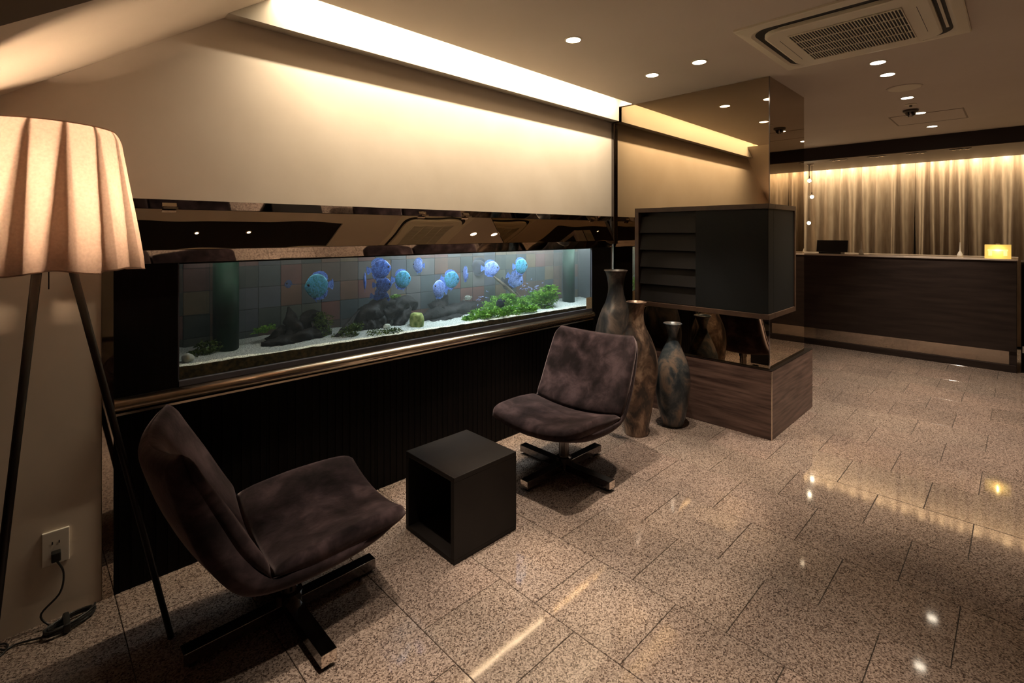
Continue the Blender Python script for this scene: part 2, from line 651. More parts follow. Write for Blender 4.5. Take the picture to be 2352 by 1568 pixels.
# long wall: beige plaster left of and above the aquarium
bm = bmesh.new()
add_box(bm, XMIN, 0.214, WY, WY + 0.15, 0.0, 2.75)
add_box(bm, 0.214, XMAX, WY, WY + 0.15, 1.534, 2.75)
add_box(bm, 3.63, XMAX, WY, WY + 0.15, 0.0, 1.534)
wall_left = tag(obj('wall_left', bm, M['wall']), 'beige papered wall above and beside the aquarium', 'wall', kind='structure')
# projecting cove board on the wall
tag(box('trim_1', 0.60, 3.60, 2.38, WY, 2.339, 2.70, M['cove_paint']), 'pale cove board glowing under the ceiling slot', 'trim', kind='structure')

# ceiling with the cove slot and the dark recess
RX0, RX1, RY0, RY1 = -0.6, 2.10, 0.40, 0.84
bm = bmesh.new()
SLOT = 2.25
add_box(bm, XMIN, RX0, YMIN, SLOT, CEIL, 2.60)
add_box(bm, RX0, RX1, YMIN, RY0, CEIL, 2.60)
add_box(bm, RX0, RX1, RY1, SLOT, CEIL, 2.60)
add_box(bm, RX1, 7.9, YMIN, SLOT, CEIL, 2.60)
add_box(bm, 3.60, 7.9, SLOT, YMAX, CEIL, 2.60)
add_box(bm, XMIN, 0.60, SLOT, WY, CEIL, 2.60)
add_box(bm, 0.55, 3.62, SLOT - 0.05, WY, 2.70, 2.75)
add_box(bm, 0.55, 3.62, SLOT - 0.05, SLOT, 2.60, 2.70)
add_box(bm, 7.9, XMAX, YMIN, YMAX, 2.62, 2.70)
ceiling = tag(obj('ceiling', bm, M['ceiling']), 'plain beige ceiling with recessed downlights', 'ceiling', kind='structure')
box('recess_lining', RX0, RX1, RY0, RY1, 2.472, 2.49, M['black'], ceiling)

# sloping underside of a staircase at the left
bm = bmesh.new()
sl = 0.688
xa, xb = -2.0, 0.806
za, zb = CEIL - (xb - xa) * sl, CEIL
Ys, Ye = 1.664, WY
A = [bm.verts.new(c) for c in ((xa, Ys, za), (xb, Ys, zb), (xa, Ys, CEIL))]
B = [bm.verts.new(c) for c in ((xa, Ye, za), (xb, Ye, zb), (xa, Ye, CEIL))]
bm.faces.new(A)
bm.faces.new(B[::-1])
f_under = bm.faces.new((A[0], A[1], B[1], B[0]))
bm.faces.new((A[1], A[2], B[2], B[1]))
bm.faces.new((A[2], A[0], B[0], B[2]))
so = tag(obj('ceiling_slope', bm, M['soffit']), 'sloping plaster underside of a staircase above the floor lamp', 'ceiling', kind='structure')
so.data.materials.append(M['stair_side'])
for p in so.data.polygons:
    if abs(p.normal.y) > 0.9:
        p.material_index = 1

tag(box('wall_right', XMIN, XMAX, YMIN - 0.15, YMIN, 0, 2.75, M['wall']), 'beige side wall of the lobby outside the picture', 'wall', kind='structure')
tag(box('wall_back', XMIN - 0.15, XMIN, YMIN, YMAX, 0, 2.75, M['wall']), 'beige end wall of the lobby outside the picture', 'wall', kind='structure')
tag(box('wall_far', XMAX, XMAX + 0.15, YMIN, YMAX, 0, 2.75, M['wall']), 'wall hidden behind the reception curtains', 'wall', kind='structure')
tag(box('wall_side', XMIN, XMAX, YMAX, YMAX + 0.1, 0, 2.75, M['dark_paint']), 'dark service wall behind the aquarium', 'wall', kind='structure')
beam = tag(box('beam', 7.1, 8.3, YMIN, WY, 2.306, 2.62, M['dark_paint']), 'dark brown dropped beam above the reception counter', 'beam', kind='structure')
bs = box('beam_soffit', 7.11, 8.3, YMIN, WY, 2.300, 2.306, mat('beam_soffit_paint', (0.13, 0.09, 0.065), 0.5), beam)

# mirrored pillar
PX0, PX1, PY0 = 3.62, 4.39, 1.195
pillar = tag(empty('pillar', (PX0, PY0, 0)), 'square pillar clad in bronze mirror from block to ceiling', 'pillar', kind='structure')


def pbox(name, x0, x1, y0, y1, z0, z1, m, bev=0):
    return box(name, x0 - PX0, x1 - PX0, y0 - PY0, y1 - PY0, z0, z1, m, pillar, bev)


pbox('core', PX0 + 0.01, PX1 - 0.002, PY0 + 0.01, WY - 0.001, 0.467, CEIL - 0.001, M['black'])
tag(pbox('mirror_panel', PX0, PX0 + 0.008, PY0 + 0.004, WY - 0.001, 0.467, CEIL - 0.001, M['bronze_mirror']), 'bronze mirror reflecting the long wall')
tag(pbox('mirror_panel', PX0 + 0.004, PX1, PY0, PY0 + 0.008, 0.467, CEIL - 0.001, M['bronze_mirror']), 'bronze mirror reflecting the curtains')
pbox('corner_strip', PX0 - 0.003, PX0 + 0.004, PY0 - 0.003, PY0 + 0.004, 0.467, 0.80, M['chrome'])
pbox('corner_strip', PX0 - 0.002, PX0 + 0.004, PY0 - 0.002, PY0 + 0.004, 1.60, CEIL - 0.001, M['dark_steel'])
# upright steel strip in the corner of wall and pillar
tag(box('trim_2', 3.590, 3.616, 2.425, 2.449, 1.30, 2.33, M['dark_steel'], bev=0.003), 'upright dark steel strip where the beige wall meets the mirrored pillar', 'trim', kind='structure')

# wooden block around the pillar foot
blk = tag(empty('pillar_block', (3.59, 1.17, 0)), 'walnut grained block standing around the foot of the mirrored pillar', 'plinth')
BX, BY = 3.59, 1.17
box('front_face', 0.0, 0.02, 0.0, 1.27, 0.0, 0.463, M['walnut_y'], blk)
box('side_face', 0.021, 0.93, 0.0, 0.02, 0.0, 0.463, M['walnut_x'], blk)
box('inner_carcass', 0.021, 0.93, 0.021, 1.27, 0.001, 0.462, M['black_wood'], blk)
box('top_ledge', -0.001, 0.931, -0.001, 1.27, 0.463, 0.4665, M['black_wood'], blk)
box('corner_edge', -0.0015, 0.003, -0.0015, 0.003, 0.0, 0.463, M['steel'], blk)

# ------------------------------------------------------------------ aquarium wall
TXL, TXR, TZB, TZT = 0.462, 3.318, 0.757, 1.273
cab = tag(empty('aquarium_cabinet', (0.25, WY, 0)), 'long black wooden cabinet carrying the aquarium', 'cabinet')


def cbox(name, x0, x1, y0, y1, z0, z1, m, bev=0.0):
    return box(name, x0 - 0.25, x1 - 0.25, y0 - WY, y1 - WY, z0, z1, m, cab, bev)


npan = 6
for k in range(npan):
    a = 0.25 + (3.585 - 0.25) * k / npan
    b_ = 0.25 + (3.585 - 0.25) * (k + 1) / npan
    cbox('lower_panel', a + 0.001, b_ - 0.001, WY, WY + 0.02, 0.002, 0.705, M['black_wood'], 0.001)
    # fine upright reeding on the panel
    bmr = bmesh.new()
    n = 14
    for j in range(n):
        xx = a + (j + 0.5) * (b_ - a) / n
        add_box(bmr, xx - 0.25 - 0.004, xx - 0.25 + 0.004, -0.0025, 0.0, 0.006, 0.70)
    tag(obj('reeding', bmr, M['black_wood'], cab), kind='stuff')
cbox('end_panel', 0.25, TXL - 0.002, WY, WY + 0.02, 0.705, TZT, M['black_wood'])
cbox('end_panel', TXR + 0.002, 3.585, WY, WY + 0.02, 0.705, 1.272, M['black_wood'])
cbox('carcass', 0.25, 3.60, WY + 0.021, 2.82, 0.01, 0.70, M['black_wood'])
# upright polished strip at the left end
tag(box('trim_3', 0.2145, 0.249, WY - 0.004, WY + 0.10, 0.0, 1.27, M['steel_mirror']), 'upright polished steel strip beside the black cabinet end', 'trim', kind='structure')

# steel rail under the glass
rail = tag(empty('steel_rail', (0.25, WY, 0.73)), 'long half-round polished steel rail below the aquarium glass', 'rail')
bm = bmesh.new()
n = 12
for s_ in (0,):
    rings = []
    for x in (0.0, 3.07):
        ring = []
        for k in range(n + 1):
            a = -PI / 2 + PI * k / n
            ring.append(bm.verts.new((x, -0.03 * math.cos(a), 0.026 * math.sin(a))))
        rings.append(ring)
    for k in range(n):
        bm.faces.new((rings[0][k], rings[0][k + 1], rings[1][k + 1], rings[1][k]))
    bm.faces.new(rings[0])
    bm.faces.new(rings[1][::-1])
    bm.faces.new((rings[0][0], rings[1][0], rings[1][n], rings[0][n]))
obj('rail_tube', bm, M['steel'], rail, smooth=False)
for p in rail.children[0].data.polygons:
    p.use_smooth = len(p.vertices) == 4 and abs(p.normal.y + 1) > 0.0 and p.normal.y < -0.01
box('lower_lip', 0.0, 3.07, -0.012, 0.0, -0.040, -0.031, M['steel'], rail)

# aquarium
tank = tag(empty('aquarium', (TXL, WY, TZB)), 'long built-in aquarium with tiled back wall and blue fish', 'aquarium')
TYB = 2.80
TXE = 3.595       # the basin runs on behind the black end panel


def tbox(name, x0, x1, y0, y1, z0, z1, m, bev=0.0, parent=None):
    return box(name, x0 - TXL, x1 - TXL, y0 - WY, y1 - WY, z0 - TZB, z1 - TZB, m, tank if parent is None else parent, bev)


tbox('front_glass', TXL, TXR, WY + 0.002, WY + 0.010, TZB, 1.30, M['glass'])
tbox('bottom_trim', TXL, TXR, WY - 0.002, WY + 0.02, TZB - 0.001, TZB + 0.024, M['tank_trim'], 0.002)
for x0 in (TXL - 0.0015, TXR - 0.0025):
    tbox('edge_strip', x0, x0 + 0.004, WY + 0.001, WY + 0.0105, TZB + 0.024, 1.272, M['tank_trim'])
back = tbox('back_wall', TXL - 0.04, TXE + 0.02, TYB, TYB + 0.02, TZB, 1.36, mat('tank_grout', (0.085, 0.08, 0.075), 0.7))
tbox('side_wall', TXL - 0.04, TXL - 0.003, WY + 0.021, TYB - 0.001, TZB, 1.36, M['tank_trim'])
sidew = tbox('side_wall', TXE, TXE + 0.02, WY + 0.021, TYB - 0.001, TZB, 1.36, mat('tank_side', (0.10, 0.11, 0.12), 0.5))
tbox('tank_floor', TXL - 0.04, TXE, WY + 0.021, TYB - 0.001, TZB - 0.03, TZB - 0.001, M['black'])
tbox('hood', TXL - 0.04, TXE, WY + 0.10, TYB + 0.02, 1.36, 1.38, M['black'])
tcols = [tuple(v * 0.75 for v in c) for c in [(0.20, 0.11, 0.075), (0.14, 0.10, 0.08), (0.22, 0.10, 0.085), (0.12, 0.13, 0.11), (0.09, 0.11, 0.12), (0.16, 0.15, 0.15), (0.11, 0.12, 0.15), (0.07, 0.085, 0.08), (0.24, 0.17, 0.10)]]
tmats = [noisy(mat('back_tile_%d' % i, c, 0.35), tuple(v * 0.85 for v in c), tuple(v * 1.15 for v in c), 12) for i, c in enumerate(tcols)]
tw = 0.112
tmesh = []
for mm in tmats:
    bm = bmesh.new()
    add_box(bm, 0.0015, tw - 0.0015, -0.006, 0.0, 0.0015, tw - 0.0015)
    me = bpy.data.meshes.new('tile')
    bmesh.ops.recalc_face_normals(bm, faces=bm.faces)
    bm.to_mesh(me)
    bm.free()
    me.materials.append(mm)
    tmesh.append(me)
rt = random.Random(3)
for i in range(28):
    for j in range(5):
        o = bpy.data.objects.new('tile', rt.choice(tmesh))
        COL.objects.link(o)
        o.parent = back
        o.location = (-0.03 + i * tw, TYB - WY - rt.uniform(0, 0.004), 0.02 + j * tw)
# water body
tbox('water', TXL + 0.001, TXE - 0.001, WY + 0.0225, TYB - 0.013, TZB + 0.001, 1.285, M['water'])
# fluorescent unit above the water
lampu = tbox('glare_shield', TXL, TXE - 0.002, WY + 0.011, WY + 0.020, 1.266, 1.359, M['black'])  # strip added to block the tank light's glint on the floor
lampu = box('tank_light', 0.15, 3.1, 0.035, 0.12, 0.5945, 0.602, M['white_plastic'], tank)
l = area_light('tank_tube_light', (2.58, 2.512, 1.345), (2.58, 2.58, 0.8), 1.9, 0.045, TANK_POWER, (0.86, 0.96, 1.0))
l2 = area_light('tank_tube_light_dim', (1.05, 2.512, 1.345), (1.05, 2.58, 0.8), 1.0, 0.045, TANK_POWER * 0.07, (1.0, 0.93, 0.82))

# paper notice stuck on the glass
pn = box('paper_notice', 0, 0.075, -0.001, 0.0, 0, 0.105, M['paper'])
pn.location = (3.24, WY + 0.0015, 0.766)
tag(pn, 'small tan paper notice stuck to the lower corner of the aquarium glass', 'notice')

# mirror band and steel edges above the tank
def strip(name, y0, z0, y1, z1, x0, x1, m, th=0.004, parent=None):
    bm = bmesh.new()
    d = Vector((0, y1 - y0, z1 - z0)).normalized()
    nrm = Vector((0, d.z, -d.y)) * th      # towards the wall
    v = [bm.verts.new(c) for c in ((x0, y0, z0), (x1, y0, z0), (x1, y1, z1), (x0, y1, z1))]
    w = [bm.verts.new(Vector(c.co) + nrm) for c in v]
    bm.faces.new(v)
    bm.faces.new(w[::-1])
    for i in range(4):
        bm.faces.new((v[i], w[i], w[(i + 1) % 4], v[(i + 1) % 4]))
    return obj(name, bm, m, parent)


band = tag(empty('mirror_band', (0.214, WY, 1.273)), 'tilted mirror band running above the aquarium glass', 'mirror')


def bstrip(name, y0, z0, y1, z1, x0, x1, m):
    return strip(name, y0 - WY, z0 - 1.273, y1 - WY, z1 - 1.273, x0 - 0.214, x1 - 0.214, m, parent=band)


bstrip('lower_edge', 2.448, 1.2735, 2.425, 1.327, 0.214, 3.588, M['steel_mirror'])
bstrip('mirror_sheet', 2.425, 1.329, 2.471, 1.495, 0.214, 3.588, M['dim_mirror'])
bstrip('upper_edge', 2.471, 1.497, 2.449, 1.5335, 0.214, 3.588, M['steel_mirror'])
for u in (392, 975, 1075, 1366):
    p = on_y(u, 470 + (u - 390) * 0.035, 2.455)
    box('clip', p.x - 0.214 - 0.025, p.x - 0.214 + 0.025, -0.004, 0.012, 0.222, 0.230, M['chrome'], band)

# ------------------------------------------------------------------ aquarium contents
def gravel():
    bm = bmesh.new()
    nx, ny = 150, 22
    x0, x1, y0, y1 = TXL + 0.004, TXE - 0.004, WY + 0.0215, TYB - 0.014
    top = []
    for i in range(nx + 1):
        row = []
        for j in range(ny + 1):
            x = x0 + (x1 - x0) * i / nx
            y = y0 + (y1 - y0) * j / ny
            h = 0.838 - 0.036 * (i / nx) + 0.02 * (j / ny) + 0.012 * mnoise.noise(Vector((x * 4, y * 6, 0))) + 0.005 * mnoise.noise(Vector((x * 45, y * 45, 3)))
            if j == 0:
                h = 0.834 - 0.036 * (i / nx) + 0.005 * mnoise.noise(Vector((x * 20, 0, 5)))
            row.append(bm.verts.new((x, y, h)))
        top.append(row)
    for i in range(nx):
        for j in range(ny):
            f = bm.faces.new((top[i][j], top[i + 1][j], top[i + 1][j + 1], top[i][j + 1]))
            f.smooth = True
    lo = [bm.verts.new((v[0].co.x, v[0].co.y, TZB + 0.0245)) for v in top]
    fr = []
    for i in range(nx):
        fr.append(bm.faces.new((lo[i], lo[i + 1], top[i + 1][0], top[i][0])))
    me = bpy.data.meshes.new('gravel_bed')
    for f in fr:
        f.material_index = 1
    bm.to_mesh(me)
    bm.free()
    me.materials.append(M['gravel'])
    me.materials.append(M['algae'])
    return link('gravel_bed', me)


tag(gravel(), 'bed of white aquarium gravel with algae along the glass', 'gravel', kind='stuff')


def gravel_z(y, x=None):
    i = 0 if x is None else (x - TXL) / (TXR - TXL)
    return 0.838 - 0.036 * i + 0.02 * (y - WY) / (TYB - WY)


def piece(name, pts, radii, m, label, cat, seed=0, jit=0.5, nseg=18, ns=10, group=None):
    """a gnarled piece: tube along points (world), origin at its base"""
    P_ = spline(pts, nseg)
    R_ = [q.x for q in spline([(r, 0, 0) for r in radii], nseg)]
    bm = bmesh.new()
    base = Vector(pts[0])
    add_tube(bm, [p - base for p in P_], [max(r, 0.002) for r in R_], ns, jit=jit, seed=seed)
    o = obj(name, bm, m, smooth=True)
    o.location = base
    if label:
        tag(o, label, cat, group)
    return o


def px(u, v, Y):
    p = on_y(u, v, Y)
    return (p.x, p.y, p.z)


# left gnarled stump (two limbs and a moss cushion)
st = tag(empty('driftwood', px(660, 790, 2.66)), 'gnarled grey driftwood stump with a mossy side beside the dark overflow column', 'driftwood')


def limb(parent, pts, radii, m, name='limb', seed=0, jit=0.55):
    P_ = spline(pts, 30)
    R_ = [max(q.x, 0.002) for q in spline([(r, 0, 0) for r in radii], 30)]
    bm = bmesh.new()
    add_tube(bm, [p - Vector(parent.location) for p in P_], R_, 16, jit=jit * 1.3, seed=seed)
    return obj(name, bm, m, parent, smooth=True)


limb(st, [px(600, 792, 2.62), px(650, 785, 2.62), px(710, 772, 2.64), px(760, 765, 2.66)], [0.012, 0.03, 0.04, 0.012], M['driftwood'], 'root', 1)
limb(st, [px(672, 790, 2.66), px(676, 755, 2.66), px(668, 728, 2.68), px(662, 704, 2.69)], [0.05, 0.042, 0.026, 0.004], M['driftwood'], 'limb', 2)
limb(st, [px(690, 775, 2.68), px(700, 740, 2.68), px(718, 722, 2.68), px(738, 740, 2.68), px(745, 772, 2.68)], [0.03, 0.035, 0.03, 0.028, 0.03], M['driftwood'], 'limb', 3)
limb(st, [px(612, 785, 2.7), px(640, 770, 2.7), px(668, 760, 2.7)], [0.02, 0.035, 0.02], M['driftwood'], 'limb', 4)

d2 = tag(empty('driftwood', px(885, 770, 2.68)), 'black branching driftwood under the stacked blue fish in mid tank', 'driftwood')
limb(d2, [px(765, 782, 2.6), px(800, 745, 2.63), px(825, 712, 2.66)], [0.012, 0.013, 0.005], M['driftwood'], 'twig', 5)
limb(d2, [px(805, 770, 2.66), px(845, 722, 2.68), px(885, 704, 2.7), px(930, 720, 2.7)], [0.03, 0.055, 0.06, 0.03], M['driftwood'], 'limb', 6)
limb(d2, [px(880, 725, 2.68), px(912, 700, 2.68), px(948, 694, 2.7), px(952, 712, 2.7)], [0.05, 0.04, 0.028, 0.012], M['driftwood'], 'limb', 7)
limb(d2, [px(905, 770, 2.66), px(922, 735, 2.66), px(940, 705, 2.68)], [0.03, 0.035, 0.02], M['driftwood'], 'limb', 8)
limb(d2, [px(815, 775, 2.66), px(850, 745, 2.66), px(880, 735, 2.66)], [0.02, 0.05, 0.04], M['driftwood'], 'limb', 9)

d3 = tag(empty('driftwood', px(1030, 735, 2.74)), 'broad dark driftwood log sloping behind the mossy stone stub', 'driftwood')
limb(d3, [px(955, 738, 2.66), px(1000, 722, 2.7), px(1055, 712, 2.74), px(1112, 700, 2.78)], [0.01, 0.045, 0.055, 0.018], M['driftwood'], 'log', 10, 0.4)
limb(d3, [px(1000, 712, 2.74), px(1020, 690, 2.74), px(1028, 678, 2.74)], [0.05, 0.03, 0.006], M['driftwood'], 'limb', 11)
limb(d3, [px(990, 742, 2.64), px(1040, 733, 2.66), px(1085, 725, 2.7)], [0.02, 0.03, 0.015], M['driftwood'], 'limb', 12)

d4 = tag(empty('branch', px(1190, 690, 2.72)), 'thin pale branch leaning up from the green plants', 'branch')
limb(d4, [px(1195, 692, 2.72), px(1170, 665, 2.72), px(1150, 648, 2.72), px(1133, 634, 2.72)], [0.016, 0.013, 0.010, 0.005], M['pale_wood'], 'stem', 13, 0.3)
limb(d4, [px(1196, 696, 2.71), px(1190, 680, 2.71), px(1183, 670, 2.72)], [0.018, 0.016, 0.008], M['pale_wood'], 'side_shoot', 14, 0.3)

# stones
def stone(name, loc, r, m, label, cat, seed):
    bm = bmesh.new()
    bmesh.ops.create_icosphere(bm, subdivisions=3, radius=1.0)
    for v in bm.verts:
        k = 1 + 0.22 * mnoise.noise(v.co * 1.6 + Vector((seed, 0, 0)))
        v.co = Vector((v.co.x * r[0] * k, v.co.y * r[1] * k, v.co.z * r[2] * k))
    o = obj(name, bm, m, smooth=True)
    o.location = loc
    return tag(o, label, cat)


stone('pebble', px(431, 822, 2.52), (0.024, 0.022, 0.02), M['pale_stone'], 'round white pebble at the far left of the gravel', 'pebble', 1)
stone('pebble', px(889, 750, 2.6), (0.022, 0.02, 0.018), M['pale_stone'], 'angular white pebble at the foot of the black driftwood', 'pebble', 2)
stone('pebble', px(1012, 737, 2.70), (0.03, 0.02, 0.012), M['pale_stone'], 'flat pale pebble behind the mossy stone stub', 'pebble', 3)
stone('pebble', px(1327, 700, 2.7), (0.03, 0.03, 0.018), M['pale_stone'], 'white pebble between the right overflow column and the paper notice', 'pebble', 4)
bm = bmesh.new()
add_lathe(bm, [(0.030, -0.02), (0.042, 0.0), (0.045, 0.04), (0.043, 0.07), (0.034, 0.083), (0.018, 0.085)], 18)
for v in bm.verts:
    v.co *= 1 + 0.12 * mnoise.noise(v.co * 30)
o = obj('stone_stub', bm, M['barrel'], smooth=True)
p = px(957, 757, 2.585)
o.location = (p[0], p[1], gravel_z(p[1], p[0]) - 0.01)
tag(o, 'stubby yellow-green mossy stone standing on white gravel in mid tank', 'stone')


def plant(name, spots, leaf_len, leaf_w, n, m, label, seed, up=0.6, cat='plant'):
    """clump of small blades; spots = list of (x,y,z,rx,rz)"""
    r = random.Random(seed)
    bm = bmesh.new()
    base = Vector(spots[0][:3])
    for k in range(n):
        s = r.choice(spots)
        a = r.uniform(0, 2 * PI)
        rad = math.sqrt(r.random())
        c = Vector((s[0] + math.cos(a) * rad * s[3], s[1] + math.sin(a) * rad * s[3] * 0.7, s[2] + r.random() * s[4])) - base
        d = Vector((r.uniform(-1, 1), r.uniform(-1, 1), up + r.uniform(-0.5, 0.8))).normalized()
        L = leaf_len * r.uniform(0.6, 1.3)
        w = leaf_w * r.uniform(0.7, 1.3)
        sd = d.cross(Vector((r.uniform(-1, 1), r.uniform(-1, 1), r.uniform(-1, 1)))).normalized() * w
        bend = Vector((r.uniform(-0.3, 0.3), r.uniform(-0.3, 0.3), -0.35)) * L
        q = [c, c + d * L * 0.5, c + d * L + bend]
        v0 = bm.verts.new(q[0])
        v1 = bm.verts.new(q[1] + sd)
        v2 = bm.verts.new(q[1] - sd)
        v3 = bm.verts.new(q[2])
        bm.faces.new((v0, v1, v3))
        bm.faces.new((v0, v3, v2))
    o = obj(name, bm, m)
    o.location = base
    return tag(o, label, cat)


def spots(lst, Y):
    out = []
    for (u, v, rx, rz) in lst:
        p = on_y(u, v, Y)
        out.append((p.x, p.y, p.z, rx, rz))
    return out


plant('aquatic_plant', spots([(1078, 738, 0.05, 0.02), (1105, 732, 0.08, 0.05), (1140, 728, 0.09, 0.06), (1180, 722, 0.09, 0.06), (1215, 716, 0.07, 0.04)], 2.54), 0.03, 0.005, 1900, M['leaf'], 'low bright green leafy plant mass spreading along the front gravel', 21)
plant('aquatic_plant', spots([(1130, 712, 0.08, 0.05), (1150, 702, 0.09, 0.06), (1185, 706, 0.10, 0.06), (1215, 702, 0.10, 0.06), (1165, 690, 0.06, 0.04)], 2.64), 0.03, 0.005, 1700, M['leaf'], 'leafy green plant clump around the foot of the pale branch', 22)
plant('aquatic_plant', spots([(1250, 706, 0.09, 0.12), (1262, 696, 0.08, 0.12), (1238, 696, 0.09, 0.08), (1262, 668, 0.035, 0.03)], 2.60), 0.034, 0.005, 1700, M['leaf'], 'tallest bushy green plant next to the right overflow column', 23)
plant('moss_clump', spots([(742, 770, 0.05, 0.10), (735, 745, 0.03, 0.06), (755, 785, 0.05, 0.03)], 2.64), 0.02, 0.0035, 700, M['moss'], 'olive moss hanging on the side of the left driftwood stump', 24, cat='moss')
plant('moss_clump', spots([(615, 758, 0.04, 0.02), (600, 765, 0.03, 0.02)], 2.66), 0.02, 0.0035, 220, M['leaf'], 'little yellow-green moss tuft at the low end of the left stump', 25, cat='moss')
plant('moss_clump', spots([(803, 775, 0.06, 0.05), (815, 762, 0.04, 0.04)], 2.58), 0.022, 0.0035, 420, M['moss'], 'dark green moss clump in front of the black driftwood twig', 26, cat='moss')
plant('moss_clump', spots([(902, 690, 0.03, 0.02), (912, 686, 0.025, 0.02)], 2.70), 0.022, 0.003, 180, M['leaf'], 'small green tuft growing on top of the black driftwood', 27, cat='moss')
plant('moss_clump', spots([(1074, 690, 0.025, 0.03)], 2.76), 0.02, 0.002, 110, M['pale_stone'], 'tiny pale straw tuft on the sloping driftwood log', 28, cat='moss')
plant('moss_clump', spots([(478, 812, 0.05, 0.05), (458, 818, 0.05, 0.02)], 2.62), 0.03, 0.004, 260, M['moss'], 'dim green moss left of the dark overflow column', 29, cat='moss')
plant('moss_clump', spots([(870, 768, 0.08, 0.02), (905, 764, 0.05, 0.02)], 2.52), 0.018, 0.003, 350, M['moss'], 'low brownish moss mat at the front below the black driftwood', 30, cat='moss')

# overflow columns
def overflow(u, w, label):
    p = on_y(u, 700, 2.66)
    o = tag(empty('overflow_column', (p.x, 2.66, 0.80)), label, 'filter')
    bm = bmesh.new()
    add_lathe(bm, [(w, -0.02), (w, 0.46)], 24)
    obj('pipe', bm, M['overflow'], o, smooth=True)
    bm = bmesh.new()
    add_lathe(bm, [(w * 1.5, -0.02), (w * 1.5, 0.46)], 24, cap0=False, cap1=False)
    obj('clear_sleeve', bm, M['sleeve'], o, smooth=True)
    return o


overflow(519, 0.055, 'wide dark green overflow pipe at the dim left end of the aquarium')
overflow(1306, 0.052, 'green overflow pipe in a clear sleeve at the bright right end of the aquarium')

# discus fish
def discus():
    r = empty('discus_fish')
    bm = bmesh.new()
    bmesh.ops.create_uvsphere(bm, u_segments=24, v_segments=16, radius=1.0)
    for v in bm.verts:
        x, y, z = v.co
        # x along the body (head +x), z up, thin in y
        taper = 1.0 - 0.12 * max(0, x) ** 2
        zz = z * 0.47 * taper
        if x > 0.6:
            zz *= 1 - 0.35 * (x - 0.6) / 0.4
        v.co = Vector((x * 0.50, y * 0.085 * (1 - 0.25 * abs(x)), zz))
    obj('body', bm, M['fish_blue'], r, smooth=True)

    def fin(name, pts, th=0.006, m=M['fish_fin']):
        b2 = bmesh.new()
        a = [b2.verts.new((x, -th, z)) for x, z in pts]
        c = [b2.verts.new((x, th, z)) for x, z in pts]
        b2.faces.new(a)
        b2.faces.new(c[::-1])
        for i in range(len(pts)):
            b2.faces.new((a[i], c[i], c[(i + 1) % len(pts)], a[(i + 1) % len(pts)]))
        return obj(name, b2, m, r)

    up = [(0.28, 0.36), (0.10, 0.52), (-0.12, 0.57), (-0.32, 0.53), (-0.46, 0.40), (-0.50, 0.22), (-0.42, 0.18), (-0.25, 0.36), (0.0, 0.43)]
    fin('dorsal_fin', up)
    fin('anal_fin', [(x, -z) for x, z in up][::-1])
    fin('tail_fin', [(-0.42, 0.09), (-0.56, 0.12), (-0.70, 0.22), (-0.74, 0.10), (-0.74, -0.10), (-0.70, -0.22), (-0.56, -0.12), (-0.42, -0.09)])
    fin('pelvic_fin', [(0.18, -0.38), (0.12, -0.46), (-0.02, -0.66), (0.06, -0.42)])
    for s in (-1, 1):
        b3 = bmesh.new()
        bmesh.ops.create_uvsphere(b3, u_segments=10, v_segments=8, radius=0.05)
        e = obj('eye', b3, M['black'], r, smooth=True)
        e.location = (0.36, s * 0.045, 0.06)
    return r


proto = discus()
# u, v, depth Y, radius px, heading deg (0 = towards +X), pitch, material, label
fishes = [
    (727, 656, 2.60, 32, 188, 0, 'fish_teal', 'largest teal blue discus swimming alone above the left driftwood, head to the left'),
    (838, 645, 2.62, 22, 62, 8, 'fish_blue', 'slim end-on blue discus nearest the lone large one'),
    (876, 617, 2.62, 25, -12, 6, 'fish_blue', 'deep blue discus at the top of the stack of three in mid tank'),
    (882, 654, 2.66, 19, -25, 0, 'fish_blue', 'dark blue discus in the middle of the stack of three'),
    (877, 684, 2.68, 20, -40, -10, 'fish_blue', 'dusky blue discus lowest of the stack of three, touching the black driftwood'),
    (926, 641, 2.60, 23, 0, 0, 'fish_teal', 'dark teal discus facing right, just right of the stack of three'),
    (959, 609, 2.66, 17, 100, 0, 'fish_pale', 'slim pale discus seen end-on near the water surface in mid tank'),
    (1008, 662, 2.60, 22, 190, 18, 'fish_pale', 'pale blue discus with spread fins above the sloping driftwood log'),
    (1038, 642, 2.66, 22, -8, -6, 'fish_teal', 'light teal discus overlapping the pale one above the driftwood log'),
    (1068, 628, 2.64, 18, 68, 10, 'fish_pale', 'narrow lilac blue discus between the teal one and the dark one'),
    (1096, 612, 2.78, 20, 150, 0, 'fish_dark', 'dark discus near the surface, the only black one up there'),
    (1130, 616, 2.62, 19, -35, 0, 'fish_pale', 'violet blue discus above the tip of the pale branch'),
    (1198, 611, 2.62, 20, -5, 0, 'fish_teal', 'turquoise discus highest at the right end of the tank'),
    (1186, 642, 2.66, 19, -60, -25, 'fish_pale', 'light blue discus nose down just below the turquoise one'),
    (1172, 650, 2.74, 17, -50, -20, 'fish_dark', 'grey discus behind the nose-down one by the branch'),
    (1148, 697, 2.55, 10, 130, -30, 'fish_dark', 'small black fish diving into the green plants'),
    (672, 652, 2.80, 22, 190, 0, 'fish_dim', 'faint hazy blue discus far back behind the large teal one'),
]
first = True
